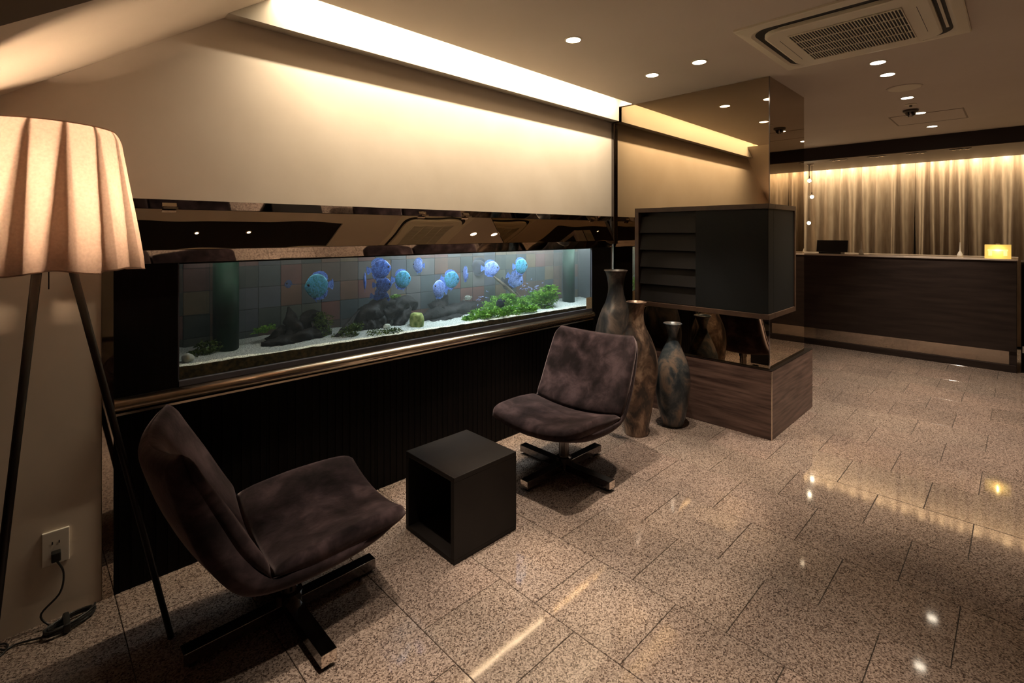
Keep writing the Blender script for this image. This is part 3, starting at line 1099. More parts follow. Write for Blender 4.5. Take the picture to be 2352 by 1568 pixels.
for (u, v, Y, r, hd, pt, mm, lab) in fishes:
    f = proto if first else copy_tree(proto)
    first = False
    p = on_y(u, v, Y)
    dd = Vector((p.x, p.y, 0)).dot(Vector((math.cos(YAW), math.sin(YAW), 0)))
    s = r / F_PX * dd * 1.85
    f.location = p
    f.rotation_euler = (0, math.radians(-pt), math.radians(hd))
    f.scale = (s, s, s)
    for ch in f.children:
        if ch.name.startswith('body'):
            ch.data = ch.data.copy()
            ch.data.materials[0] = M[mm]
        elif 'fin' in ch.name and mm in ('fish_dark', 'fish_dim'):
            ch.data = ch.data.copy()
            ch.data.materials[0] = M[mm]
    tag(f, lab, 'fish', 'discus fish in the aquarium')

# shoal of tiny fish over the plants
bm = bmesh.new()
bmesh.ops.create_uvsphere(bm, u_segments=8, v_segments=6, radius=1)
for v in bm.verts:
    v.co = Vector((v.co.x * 0.011, v.co.y * 0.0025, v.co.z * 0.0042 * (1 - 0.4 * max(0, -v.co.x))))
t_ = [bm.verts.new(c) for c in ((-0.009, 0, 0), (-0.016, 0, 0.0045), (-0.016, 0, -0.0045))]
bm.faces.new(t_)
tet_me = bpy.data.meshes.new('tetra')
bm.to_mesh(tet_me)
bm.free()
tet_me.materials.append(M['tetra'])
rr = random.Random(11)
for k in range(44):
    if k < 32:
        u, v = rr.gauss(1212, 14), rr.gauss(660, 9)
        lab = 'tiny silvery blue fish in the dense shoal right of the pale branch'
        gr = 'tiny fish shoaling right of the branch'
    else:
        u, v = rr.gauss(1110, 10), rr.gauss(688, 7)
        lab = 'tiny silvery blue fish in the loose shoal above the sloping driftwood log'
        gr = 'tiny fish shoaling above the driftwood log'
    o = bpy.data.objects.new('tetra', tet_me)
    COL.objects.link(o)
    o.location = on_y(u, v, rr.uniform(2.70, 2.82))
    o.rotation_euler = (0, rr.uniform(-0.5, 0.5), rr.uniform(-0.6, 0.6) + rr.choice((0, PI)))
    tag(o, lab, 'fish', gr)

# ------------------------------------------------------------------ chairs
def cushion(front, rear, disp, hw, nseg, wn=26, round_i=3, wr=0.07, free=None, anchor='rear'):
    """closed padded slab: paired front/rear side profiles swept across the width with a scooped section"""
    Fp = spline([(a, b_, 0) for a, b_ in front], nseg)
    Rp = spline([(a, b_, 0) for a, b_ in rear], nseg)
    Dp = spline([(a, b_, c) for a, b_, c in disp], nseg)     # direction x, z and amount
    Hp = [q.x for q in spline([(h, 0, 0) for h in hw], nseg)]
    ws = []
    for k in range(wn + 1):
        t = -1 + 2 * k / wn
        ws.append(math.copysign(1 - (1 - abs(t)) ** 1.5, t))
    bm = bmesh.new()
    sur = []
    for side in (0, 1):
        g = []
        for i in range(nseg):
            e = min(i, nseg - 1 - i)
            gi = math.sqrt(max(0, 1 - (1 - e / round_i) ** 2)) if e < round_i else 1.0
            row = []
            for w in ws:
                a = abs(w)
                fw = math.sqrt(max(0, 1 - ((a - (1 - wr)) / wr) ** 2)) if a > 1 - wr else 1.0
                if anchor == 'rear':
                    q = Rp[i] + (Fp[i] - Rp[i]) * (gi * fw if side == 0 else 0.0)
                else:
                    q = Fp[i] + (Rp[i] - Fp[i]) * (gi * fw if side == 1 else 0.0)
                am = Dp[i].z * (1 - w * w)
                ef = i if free == 0 else (nseg - 1 - i if free == 1 else min(i, nseg - 1 - i))
                NR = 6 if nseg < 30 else 8
                hh = Hp[i] * (1 - 0.11 * (1 - ef / NR) ** 2.4) if (free is not None and ef < NR) else Hp[i]
                row.append(bm.verts.new((q.x + Dp[i].x * am, w * hh, q.y + Dp[i].y * am)))
            g.append(row)
        sur.append(g)
        for i in range(nseg - 1):
            for k in range(wn):
                bm.faces.new((g[i][k], g[i + 1][k], g[i + 1][k + 1], g[i][k + 1]))
    bmesh.ops.remove_doubles(bm, verts=bm.verts, dist=0.0004)
    return bm


def make_chair():
    c = empty('swivel_chair')
    # seat: crease at the back, front at +x
    seat_f = [(0.352, 0.404), (0.24, 0.410), (0.10, 0.404), (0.0, 0.392), (-0.125, 0.372)]
    seat_r = [(0.344, 0.358), (0.24, 0.350), (0.10, 0.342), (0.0, 0.338), (-0.125, 0.346)]
    dn = [(0, -1, 0.045), (0, -1, 0.045), (0, -1, 0.042), (0, -1, 0.040), (0, -1, 0.036)]
    obj('seat', cushion(seat_f, seat_r, dn, (0.285, 0.292, 0.300, 0.304, 0.306), 26, free=0), M['velvet'], c, smooth=True)
    back_f = [(-0.118, 0.372), (-0.165, 0.46), (-0.225, 0.58), (-0.285, 0.69), (-0.328, 0.775)]
    back_r = [(-0.128, 0.346), (-0.205, 0.44), (-0.265, 0.56), (-0.320, 0.68), (-0.354, 0.772)]
    bd = [(-0.1, -1, 0.036), (-0.7, -0.6, 0.048), (-0.93, -0.35, 0.06), (-0.93, -0.35, 0.068), (-0.93, -0.35, 0.072)]
    obj('backrest', cushion(back_f, back_r, bd, (0.306, 0.306, 0.305, 0.301, 0.297), 26, free=1), M['velvet'], c, smooth=True)
    # outer shell wrapping seat underside and back
    sh_f = [(0.344, 0.358), (0.14, 0.344), (-0.05, 0.338), (-0.128, 0.346), (-0.205, 0.44), (-0.265, 0.56), (-0.320, 0.68), (-0.354, 0.772)]
    sh_r = [(0.315, 0.328), (0.13, 0.300), (-0.07, 0.288), (-0.205, 0.322), (-0.285, 0.43), (-0.333, 0.55), (-0.368, 0.67), (-0.388, 0.762)]
    sd = [(0, -1, 0.045), (0, -1, 0.043), (-0.05, -1, 0.038), (-0.2, -1, 0.036), (-0.7, -0.6, 0.048), (-0.93, -0.35, 0.06), (-0.93, -0.35, 0.068), (-0.93, -0.35, 0.072)]
    obj('outer_shell', cushion(sh_f, sh_r, sd, (0.285, 0.298, 0.304, 0.306, 0.306, 0.305, 0.301, 0.297), 44, free=2, anchor='front'), M['velvet'], c, smooth=True)
    bm = bmesh.new()
    add_lathe(bm, [(0.045, 0.030), (0.045, 0.085), (0.030, 0.09), (0.030, 0.20), (0.036, 0.205), (0.036, 0.262)], 20)
    obj('column', bm, M['dark_steel'], c, smooth=False)
    bm = bmesh.new()
    add_box(bm, -0.11, 0.11, -0.11, 0.11, 0.255, 0.268, 0.003)
    obj('seat_plate', bm, M['black'], c)
    for k in range(4):
        a = k * PI / 2
        R = Matrix.Rotation(a, 4, 'Z')
        bm = bmesh.new()
        add_box(bm, 0.03, 0.335, -0.026, 0.026, 0.018, 0.058, 0.002, R)
        lg = obj('leg', bm, M['dark_steel'], c)
        bm = bmesh.new()
        add_box(bm, 0.3352, 0.3365, -0.0255, 0.0255, 0.0185, 0.0575, 0, R)
        obj('end_cap', bm, M['chrome'], lg)
        bm = bmesh.new()
        add_lathe(bm, [(0.016, 0.0), (0.016, 0.018)], 12)
        bmesh.ops.translate(bm, verts=bm.verts, vec=R @ Vector((0.305, 0, 0)))
        obj('glide', bm, M['black'], lg)
    return c


def turn_base(ch, ang):
    """the star base keeps its own heading while the seat swivels"""
    for o in ch.children:
        if o.name.startswith(('leg', 'column')):
            o.rotation_euler = (0, 0, ang)


c1 = make_chair()
c2 = copy_tree(c1)
c1.location = (0.70, 1.885, 0)
c1.rotation_euler = (0, 0, math.radians(-6))
turn_base(c1, math.radians(6))
tag(c1, 'dark plum velvet swivel chair seen from behind, next to the floor lamp', 'chair', 'velvet swivel chairs')
c2.location = (2.27, 1.88, 0)
c2.rotation_euler = (0, 0, math.radians(180 + 5))
turn_base(c2, math.radians(-5))
tag(c2, 'dark plum velvet swivel chair facing the camera, next to the tall vases', 'chair', 'velvet swivel chairs')

# cube side table: open square tube
ct = tag(empty('side_table', (1.475, 1.848, 0)), 'dark brown open cube side table between the two velvet chairs', 'table')
h = 0.184
th = 0.022
box('top', -h, h, -h, h, 0.368 - th, 0.368, M['cube'], ct, 0.003)
box('bottom', -h, h, -h, h, 0.002, th, M['cube'], ct, 0.003)
box('side_panel', -h, h, -h, -h + th, th, 0.368 - th, M['cube'], ct)
box('side_panel', -h, h, h - th, h, th, 0.368 - th, M['cube'], ct)
box('back_panel', h - th, h, -h + th, h - th, th, 0.368 - th, M['cube'], ct)

# ------------------------------------------------------------------ floor lamp
LC = Vector((0.053, 2.085, 0))
lamp = tag(empty('floor_lamp', LC), 'tripod floor lamp with a glowing pleated beige cloth shade', 'lamp')
feet = [Vector((-0.075, 2.385, 0)), Vector((0.366, 2.055, 0)), Vector((-0.09, 1.70, 0))]
for fpt in feet:
    bm = bmesh.new()
    d = (fpt - LC)
    e = d.normalized()
    topp = Vector((e.x * 0.035, e.y * 0.035, 1.40))
    add_tube(bm, [Vector((d.x, d.y, 0.0)), topp], [0.0095, 0.0115], 10)
    lg = obj('leg', bm, M['lamp_leg'], lamp, smooth=True)
bm = bmesh.new()
add_lathe(bm, [(0.05, 1.385), (0.105, 1.395), (0.11, 1.402), (0.02, 1.42), (0.02, 1.45)], 28)
obj('hub_shield', bm, M['lamp_leg'], lamp)  # widened into an unseen dish to keep bulb light off lower wall and floor
bm = bmesh.new()
bmesh.ops.create_uvsphere(bm, u_segments=16, v_segments=12, radius=0.034)
bmesh.ops.translate(bm, verts=bm.verts, vec=(0, 0, 1.49))
obj('bulb', bm, M['bulb'], lamp, smooth=True)
pl = bpy.data.lights.new('lamp_bulb_light', 'POINT')
pl.energy = LAMP_POWER
pl.color = (1.0, 0.68, 0.43)
pl.shadow_soft_size = 0.035
po = bpy.data.objects.new('lamp_bulb_light', pl)
COL.objects.link(po)
po.parent = lamp
po.location = (0, 0, 1.49)


def shade_r(t):
    """t 0 at the hem, 1 at the top rim"""
    if t < 0.88:
        return 0.236 - 0.066 * t ** 1.15
    s = (t - 0.88) / 0.12
    return 0.236 - 0.066 * 0.88 ** 1.15 - 0.018 * s * s


def shade_mesh():
    bm = bmesh.new()
    npl, sub = 14, 20
    N = npl * sub
    nz = 26
    rings = []
    rs = random.Random(5)
    ph = [rs.uniform(0.30, 0.62) for _ in range(npl)]
    dep = [rs.uniform(0.7, 1.3) for _ in range(npl)]
    for j in range(nz + 1):
        t = j / nz
        z = 1.286 + 0.432 * t
        ring = []
        for k in range(N):
            a = 2 * PI * k / N
            pi_ = k // sub
            f = (k % sub) / sub
            # box pleat: a raised flat, a quick step down, a recessed fold
            wdt = ph[pi_] * (1 - t) ** 0.7 + 0.09
            e = 0.07
            def sstep(x):
                x = max(0, min(1, x))
                return x * x * (3 - 2 * x)
            inn = sstep((f - (1 - wdt)) / e) * (1 - sstep((f - (1 - e)) / e))
            amp = (0.036 * (1 - t) ** 0.8 + 0.005) * dep[pi_]
            r = shade_r(t) + 0.004 - inn * amp
            r += 0.002 * (1 - t) * math.sin(a * 23 + 3 * t)
            zz = z + (0.006 * math.sin(a * npl * 0.5) * (1 - t) if j == 0 else 0)
            ring.append(bm.verts.new((r * math.cos(a), r * math.sin(a), zz)))
        rings.append(ring)
    for j in range(nz):
        for k in range(N):
            bm.faces.new((rings[j][k], rings[j][(k + 1) % N], rings[j + 1][(k + 1) % N], rings[j + 1][k]))
    return bm, [v.co.copy() for v in rings[0]], [v.co.copy() for v in rings[-1]]


bm, hem_pts, rim_pts = shade_mesh()
shade = obj('lamp_shade', bm, M['lamp_cloth'], lamp, smooth=True)
for nm, pts in (('hem', hem_pts), ('rim', rim_pts)):
    bm = bmesh.new()
    add_tube(bm, pts[::2] + [pts[0]], 0.0022, 5, cap=False)
    obj(nm, bm, M['lamp_cloth'], shade, smooth=True)
# doubled cloth behind each pleat
bm = bmesh.new()
rs = random.Random(5)
ph_ = [rs.uniform(0.30, 0.62) for _ in range(14)]
for pi_ in range(14):
    cols = []
    for j in range(13):
        t = j / 12
        wdt = ph_[pi_] * (1 - t) ** 0.7 + 0.09
        a0_ = 2 * PI * (pi_ + 1 - wdt) / 14
        a1_ = 2 * PI * (pi_ + 1) / 14
        r = shade_r(t) - 0.052 * (1 - t) ** 0.8 - 0.012
        cols.append([bm.verts.new((r * math.cos(a0_ + (a1_ - a0_) * q_ / 4), r * math.sin(a0_ + (a1_ - a0_) * q_ / 4), 1.29 + 0.425 * t)) for q_ in range(5)])
    for j in range(12):
        for q_ in range(4):
            bm.faces.new((cols[j][q_], cols[j][q_ + 1], cols[j + 1][q_ + 1], cols[j + 1][q_]))
obj('pleat_fold', bm, M['lamp_cloth'], shade, smooth=True)
# wire spider holding the shade
bm = bmesh.new()
for k in range(3):
    a = k * 2 * PI / 3 + 0.5
    add_tube(bm, [(0.02 * math.cos(a), 0.02 * math.sin(a), 1.43), (0.155 * math.cos(a), 0.155 * math.sin(a), 1.715)], 0.002, 5)
obj('shade_carrier', bm, M['lamp_leg'], lamp)
bm = bmesh.new()
q = on_y(112, 600, 2.075)
q2 = on_y(112, 664, 2.075)
add_tube(bm, [Vector((q.x, q.y, 1.42)) - LC, q2 - LC], 0.0018, 6)
obj('pull_cord', bm, M['lamp_leg'], lamp)

# outlet with plug, cable on the floor
ou = tag(empty('wall_outlet', (0.085, WY, 0.262)), 'beige double wall outlet low on the wall behind the lamp', 'outlet')
box('cover_plate', -0.037, 0.037, -0.009, 0.0, -0.06, 0.06, M['white_plastic'], ou, 0.002)
for dz in (0.018, -0.022):
    for dx in (-0.009, 0.009):
        box('slot', dx - 0.0015, dx + 0.0015, -0.0098, -0.0092, dz - 0.005, dz + 0.005, M['black'], ou)
pw = tag(empty('lamp_cable', (0.085, WY - 0.0102, 0.24)), 'black lamp cable with plug and coiled slack on the floor', 'cable')
box('plug', -0.013, 0.013, -0.03, 0.0, -0.018, 0.014, M['black'], pw, 0.004)


def fl(u, v, z=0.006):
    d = ray(u, v)
    t = (z - CAM_H) / d.z
    return Vector((0, 0, CAM_H)) + d * t


O = Vector(pw.location)
bm = bmesh.new()
path = [Vector((0.085, 2.425, 0.225)), Vector((0.105, 2.425, 0.17)), Vector((0.095, 2.425, 0.10)), Vector((0.045, 2.42, 0.05)), Vector((0.075, 2.40, 0.006)), Vector((0.11, 2.385, 0.006))]
add_tube(bm, [p - O for p in spline(path, 30)], 0.0035, 6)
obj('cord', bm, M['black'], pw, smooth=True)
bm = bmesh.new()
a0, a1 = Vector((0.055, 2.345, 0.012)), Vector((0.185, 2.395, 0.012))
rc = random.Random(2)
loop = []
for k in range(110):
    t = k / 109 * 9
    ang = t * 2 * PI
    mid = (a0 + a1) / 2
    ax = (a1 - a0) / 2
    pe = Vector((-ax.y, ax.x, 0)).normalized() * 0.030
    s_ = 1 + 0.10 * math.sin(t * 2.3)
    loop.append(mid + ax * math.cos(ang) * s_ + pe * math.sin(ang) + Vector((0, 0, 0.004 * math.sin(t * 5.1) + 0.0016 * t)))
add_tube(bm, [p - O for p in loop], 0.0036, 6)
obj('coil', bm, M['black'], pw, smooth=True)
box('tie', 0.10 - O.x, 0.12 - O.x, 2.325 - O.y, 2.41 - O.y, 0.002 - O.z, 0.034 - O.z, M['black'], pw, 0.008)
bm = bmesh.new()
add_tube(bm, [p - O for p in spline([a0, fl(40, 1478), fl(10, 1492), fl(-10, 1484), fl(14, 1478), fl(12, 1495), fl(-30, 1530)], 40)], 0.003, 6)
obj('cord', bm, M['black'], pw, smooth=True)

# ------------------------------------------------------------------ vases
def vase(loc, H, prof, m, label):
    v = tag(empty('floor_vase', loc), label, 'vase', 'slender bottle-shaped floor vases')
    P_ = spline([(r, z * H, 0) for r, z in prof], 44)
    bm = bmesh.new()
    out = [(p.x, p.y) for p in P_]
    rim_r = out[-1][0]
    inner = [(rim_r - 0.006, H - 0.002), (rim_r - 0.012, H - 0.03), (out[-8][0] - 0.008, out[-8][1])]
    rings = add_lathe(bm, out + inner, 40, cap1=True)
    for ring in rings:
        for w in ring:
            k = 1 + 0.025 * mnoise.noise(Vector((w.co.x * 7, w.co.y * 7, w.co.z * 7 + loc[0] * 5)))
            w.co.x *= k
            w.co.y *= k
    obj('body', bm, m, v, smooth=True)
    bm = bmesh.new()
    pts = [(rim_r * math.cos(2 * PI * k / 32), rim_r * math.sin(2 * PI * k / 32), H - 0.002) for k in range(33)]
    add_tube(bm, pts, 0.0045, 6, cap=False)
    obj('rim', bm, m, v, smooth=True)
    return v


vase((3.27, 2.19, 0), 1.106, [(0.085, 0), (0.105, 0.06), (0.135, 0.20), (0.160, 0.38), (0.165, 0.50), (0.150, 0.60), (0.115, 0.71), (0.075, 0.79), (0.058, 0.87), (0.068, 0.95), (0.086, 1.0)], M['vase_tall'], 'tallest grey-brown floor vase, standing against the black cabinet end')
vase((3.05, 1.875, 0), 0.915, [(0.078, 0), (0.085, 0.06), (0.105, 0.18), (0.130, 0.35), (0.145, 0.50), (0.135, 0.62), (0.100, 0.73), (0.062, 0.82), (0.050, 0.89), (0.056, 0.95), (0.066, 1.0)], M['vase_mid'], 'middle-height bronze brown floor vase directly behind the velvet chair')
vase((3.376, 1.774, 0), 0.738, [(0.066, 0), (0.078, 0.04), (0.100, 0.16), (0.118, 0.32), (0.121, 0.46), (0.108, 0.60), (0.072, 0.73), (0.036, 0.84), (0.032, 0.88), (0.046, 0.95), (0.062, 1.0)], M['vase_short'], 'shortest blue-grey floor vase, in front of the walnut block')

# ------------------------------------------------------------------ hanging cabinet on the pillar
CXF, CY0, CY1, CX1, CZ0, CZ1 = 3.50, 1.158, 2.166, 4.06, 0.822, 1.589
hc = tag(empty('wall_cabinet', (CXF, CY0, CZ0)), 'dark slate cabinet with walnut frame wrapped around the mirrored pillar corner', 'cabinet')


def hbox(name, x0, x1, y0, y1, z0, z1, m, bev=0.0):
    return box(name, x0 - CXF, x1 - CXF, y0 - CY0, y1 - CY0, z0 - CZ0, z1 - CZ0, m, hc, bev)


fr = 0.034
BKX = PX0 - 0.004
BKY = PY0 - 0.004
hbox('frame_top', CXF, BKX, CY0, CY1, CZ1 - fr, CZ1, M['cab_frame'], 0.002)
hbox('frame_bottom', CXF, BKX, CY0, CY1, CZ0, CZ0 + fr, M['cab_frame'], 0.002)
hbox('frame_side', CXF, BKX, CY1 - fr, CY1, CZ0 + fr, CZ1 - fr, M['cab_frame'], 0.002)
hbox('frame_top', BKX + 0.0005, CX1, CY0, BKY, CZ1 - fr, CZ1, M['cab_frame'], 0.002)
hbox('frame_bottom', BKX + 0.0005, CX1, CY0, BKY, CZ0, CZ0 + fr, M['cab_frame'], 0.002)
hbox('frame_side', CX1 - fr * 0.8, CX1, CY0, BKY, CZ0 + fr, CZ1 - fr, M['cab_frame'], 0.002)
ydiv = 1.665
hbox('front_panel', CXF + 0.010, BKX - 0.01, CY0 + 0.008, ydiv, CZ0 + fr, CZ1 - fr, M['cab_panel'], 0.002)
hbox('side_panel', BKX - 0.0095, CX1 - fr * 0.8, CY0 + 0.008, BKY - 0.004, CZ0 + fr, CZ1 - fr, M['cab_panel'])
hbox('recess_back', BKX - 0.012, BKX - 0.004, ydiv, CY1 - fr, CZ0 + fr, CZ1 - fr, M['black'])
ns = 5
hz = (CZ1 - CZ0 - 2 * fr - 0.03) / ns
for k in range(ns):
    z0 = CZ0 + fr + k * hz
    bm = bmesh.new()
    pts = [(CXF + 0.016, z0 + 0.004), (CXF + 0.028, z0 + 0.004), (CXF + 0.060, z0 + hz - 0.002), (CXF + 0.048, z0 + hz - 0.002)]
    a = [bm.verts.new((x - CXF, ydiv + 0.002 - CY0, z - CZ0)) for x, z in pts]
    b_ = [bm.verts.new((x - CXF, CY1 - fr - 0.002 - CY0, z - CZ0)) for x, z in pts]
    bm.faces.new(a)
    bm.faces.new(b_[::-1])
    for i in range(4):
        bm.faces.new((a[i], a[(i + 1) % 4], b_[(i + 1) % 4], b_[i]))
    obj('slat', bm, M['cab_slat'], hc)

# ------------------------------------------------------------------ reception
rc_ = tag(empty('reception_counter', (7.05, 0.03, 0)), 'long dark wood reception counter with pale top in front of the curtains', 'counter')


def rbox(name, x0, x1, y0, y1, z0, z1, m, bev=0.0):
    return box(name, x0 - 7.05, x1 - 7.05, y0 - 0.03, y1 - 0.03, z0, z1, m, rc_, bev)


rbox('front_panel', 7.05, 7.09, 0.03, 2.44, 0.205, 1.112, M['counter_wood'], 0.002)
rbox('countertop', 7.04, 7.75, 0.02, 2.44, 1.113, 1.130, M['counter_top'], 0.002)
rbox('end_panel', 7.091, 7.70, 0.03, 0.06, 0.03, 1.112, M['counter_wood'])
pl_ = strip('mirror_plinth', 0, 0, 0, 0, 0, 1, M['plinth_mirror']) if False else None
rbox('mirror_plinth', 7.065, 7.08, 0.085, 2.44, 0.072, 0.203, M['plinth_mirror'])
rbox('plinth_end', 7.06, 7.085, 0.03, 0.084, 0.03, 0.204, M['counter_wood'])
rbox('foot_strip', 7.04, 7.09, 0.03, 2.44, 0.0, 0.070, M['counter_wood'], 0.003)

bk = tag(empty('gap_block', (7.12, -0.9, 0)), 'black block standing in for the dark gap past the reception counter end', 'cabinet')  # black box put in for the dark gap beside the counter
box('carcass', 0, 0.5, 0, 0.90, 0.0, 1.10, M['black'], bk)
box('gap_front', -0.015, 0.0, 0.005, 0.895, 0.02, 1.08, M['black_wood'], bk)
box('light_strip_plate', -0.022, -0.016, 0.66, 0.89, 0.20, 0.265, mat('plate_white', (0.8, 0.8, 0.78), 0.4), bk)  # white plate stands in for a strip of light seen in the gap

# black register / screen seen from behind
mo = tag(empty('till_screen', (7.32, 1.68, 1.130)), 'black desktop screen seen from behind on the reception counter', 'screen')
bm = bmesh.new()
add_box(bm, -0.012, 0.012, -0.17, 0.17, 0.02, 0.17, 0.004, Matrix.Rotation(math.radians(14), 4, 'Y'))
obj('display_case', bm, M['black'], mo)
box('stand', -0.10, 0.10, -0.12, 0.12, 0.0, 0.022, M['black'], mo, 0.004)
for u, lab in ((1978, 'small white spire-shaped ornament nearest the black screen on the counter'), (2205, 'small white spire-shaped ornament nearest the yellow lantern on the counter')):
    d = ray(u, 590)
    t = 7.14 / d.x
    y = d.y * t
    bm = bmesh.new()
    add_lathe(bm, [(0.026, 0.0), (0.024, 0.03), (0.012, 0.062), (0.006, 0.07), (0.004, 0.13), (0.0015, 0.165)], 16)
    o = obj('spire_ornament', bm, M['white_plastic'], smooth=True)
    o.location = (7.14, y, 1.130)
    tag(o, lab, 'ornament')
# yellow box lantern with pale crossbar mark
d = ray(2292, 575)
t = 7.16 / d.x
yl = d.y * t
ln = tag(empty('box_lantern', (7.16, yl, 1.130)), 'glowing yellow square table lantern with a pale gate mark on the counter', 'lantern')
box('shade', -0.05, 0.05, -0.098, 0.098, 0.0, 0.142, M['lantern'], ln, 0.003)
box('gate_mark', -0.0515, -0.0503, -0.075, 0.075, 0.078, 0.094, M['lantern_mark'], ln)
for s in (-1, 1):
    box('gate_mark', -0.0515, -0.0503, s * 0.056 - 0.014, s * 0.056 + 0.014, 0.028, 0.0775, M['lantern_mark'], ln)
box('finial', -0.008, 0.008, -0.016, 0.016, 0.142, 0.152, M['white_plastic'], ln)
l = bpy.data.lights.new('lantern_light', 'POINT')
l.energy = 0.4
l.color = (1, 0.7, 0.25)
lo_ = bpy.data.objects.new('lantern_light', l)
COL.objects.link(lo_)
lo_.parent = ln
lo_.location = (-0.09, 0, 0.08)

# curtains
def curtain(y0, y1, pitch, amp, seed, label):
    r = random.Random(seed)
    bm = bmesh.new()
    n = int((y1 - y0) / 0.012)
    ys, xs = [], []
    ph = 0.0
    loc_p, loc_a = pitch, amp
    for k in range(n + 1):
        y = y0 + (y1 - y0) * k / n
        ph += 0.012 / loc_p * 2 * PI
        if ph > 2 * PI:
            ph -= 2 * PI
            loc_p = pitch * r.uniform(0.7, 1.35)
            loc_a = amp * r.uniform(0.6, 1.25)
        s = math.sin(ph)
        xs.append(math.copysign(abs(s) ** 0.75, s) * loc_a)
        ys.append(y)
    zs = [0.02, 0.6, 1.1, 1.6, 2.1, 2.45]
    rows = []
    for z in zs:
        k_ = 1.15 - 0.25 * z / 2.4
        rows.append([bm.verts.new((xs[i] * k_, ys[i] - y0 + 0.010 * math.sin(i * 0.35 + z * 2), z)) for i in range(n + 1)])
    for j in range(len(zs) - 1):
        for i in range(n):
            bm.faces.new((rows[j][i], rows[j][i + 1], rows[j + 1][i + 1], rows[j + 1][i]))
    o = obj('curtain', bm, M['curtain'], smooth=True)
    o.location = (8.50, y0, 0)
    return tag(o, label, 'curtain', 'taupe curtains behind the reception')


curtain(1.00, 2.44, 0.145, 0.042, 1, 'taupe pleated curtain behind the black screen and hanging bulbs')
curtain(0.46, 0.995, 0.105, 0.050, 4, 'tightly gathered taupe curtain in the middle behind the counter')
curtain(-0.14, 0.458, 0.135, 0.044, 2, 'taupe pleated curtain behind the yellow lantern')
curtain(-2.4, -0.15, 0.16, 0.034, 3, 'taupe pleated curtain at the far right behind the black gap block')

# pendant bulbs over the counter
for nm, (u, v, lab) in enumerate(((1856, 415, 'highest of three glowing clear pendant bulbs beside the mirrored pillar'), (1862, 452, 'middle one of three glowing clear pendant bulbs beside the mirrored pillar'), (1855, 512, 'lowest of three glowing clear pendant bulbs beside the mirrored pillar'))):
    d = ray(u + 3, v)
    X = 7.45
    t = X / d.x
    p = Vector((0, 0, CAM_H)) + d * t
    e = tag(empty('pendant_bulb', (p.x, p.y, 2.300)), lab, 'pendant light', 'pendant bulbs over the counter')
    dz = p.z - 2.300
    bm = bmesh.new()
    add_tube(bm, [(0, 0, 0), (0, 0, dz + 0.05)], 0.0025, 6)
    obj('cord', bm, M['black'], e)
    bm = bmesh.new()
    add_lathe(bm, [(0.022, -0.012), (0.022, 0.0)], 14)
    obj('ceiling_cap', bm, M['chrome'], e)
    bm = bmesh.new()
    add_lathe(bm, [(0.008, dz + 0.03), (0.008, dz + 0.06)], 12)
    obj('socket', bm, M['chrome'], e)
    bm = bmesh.new()
    bmesh.ops.create_uvsphere(bm, u_segments=14, v_segments=10, radius=0.022)
    bmesh.ops.translate(bm, verts=bm.verts, vec=(0, 0, dz))
    obj('glowing_core', bm, M['pend_glow'], e, smooth=True)
    bm = bmesh.new()
    bmesh.ops.create_uvsphere(bm, u_segments=20, v_segments=14, radius=0.036)
    bmesh.ops.translate(bm, verts=bm.verts, vec=(0, 0, dz))
    obj('glass_globe', bm, M['glass'], e, smooth=True)

# ------------------------------------------------------------------ ceiling fittings
def downlight(x, y, label, z=CEIL, power=1.0, r=0.040, aim=None, blend=0.4, group='recessed downlights', angle=48):
    e = tag(empty('downlight', (x, y, z)), label, 'downlight', group)
    bm = bmesh.new()
    add_lathe(bm, [(r + 0.008, 0.0), (r + 0.008, -0.003), (r, -0.004), (r, 0.0)], 24, cap0=False, cap1=False)
    obj('trim_ring', bm, M['ac_white'], e)
    bm = bmesh.new()
    add_lathe(bm, [(r, -0.0035), (r, -0.001)], 24)
    obj('lens', bm, M['down_glow'], e)
    d = bpy.data.lights.new('downlight_beam', 'SPOT')
    d.energy = DOWN_POWER * power
    d.color = WARM
    d.spot_size = math.radians(angle)
    d.spot_blend = blend
    d.shadow_soft_size = 0.022
    lo = bpy.data.objects.new('downlight_beam', d)
    COL.objects.link(lo)
    lo.parent = e
    lo.location = (0, 0, -0.012)
    if aim:
        v = Vector(aim) - Vector((x, y, z - 0.012))
        lo.rotation_euler = v.to_track_quat('-Z', 'Y').to_euler()
    return e


downlight(2.165, 1.726, 'round downlight alone in the ceiling beside the cove, above the facing velvet chair', power=1.3)
downlight(3.007, 1.402, 'round downlight between the cove and the air conditioner, the nearer to the air conditioner', power=0.7)
downlight(3.030, 1.741, 'round downlight just in front of the mirrored pillar, the nearer to the cove', power=0.7)
downlight(3.81, 0.625, 'first round downlight past the air conditioner, close to its edge', power=1.0, angle=74, blend=0.9)
downlight(4.15, 0.628, 'second round downlight past the air conditioner, paired with the first', power=1.0, angle=74, blend=0.9)
downlight(4.976, 0.627, 'round downlight between the ceiling speaker and the dome sensor', power=1.0, angle=74, blend=0.9)
downlight(5.69, 0.628, 'round downlight touching the ceiling hatch beside the dark sensor', power=1.0, angle=74, blend=0.9)
downlight(6.50, 0.623, 'farthest round downlight, last in the row before the dark beam', power=1.0, angle=74, blend=0.9)
downlight(0.92, 1.25, 'round downlight above the chair by the floor lamp, outside the picture', power=0.9, angle=42)
downlight(0.976, 0.66, 'left one of two small lamps in the dark ceiling recess mirrored in the band', z=2.472, r=0.013, power=1.0, angle=60, blend=0.8)
downlight(1.35, 0.66, 'right one of two small lamps in the dark ceiling recess mirrored in the band', z=2.472, r=0.013, power=1.0, angle=60, blend=0.8)

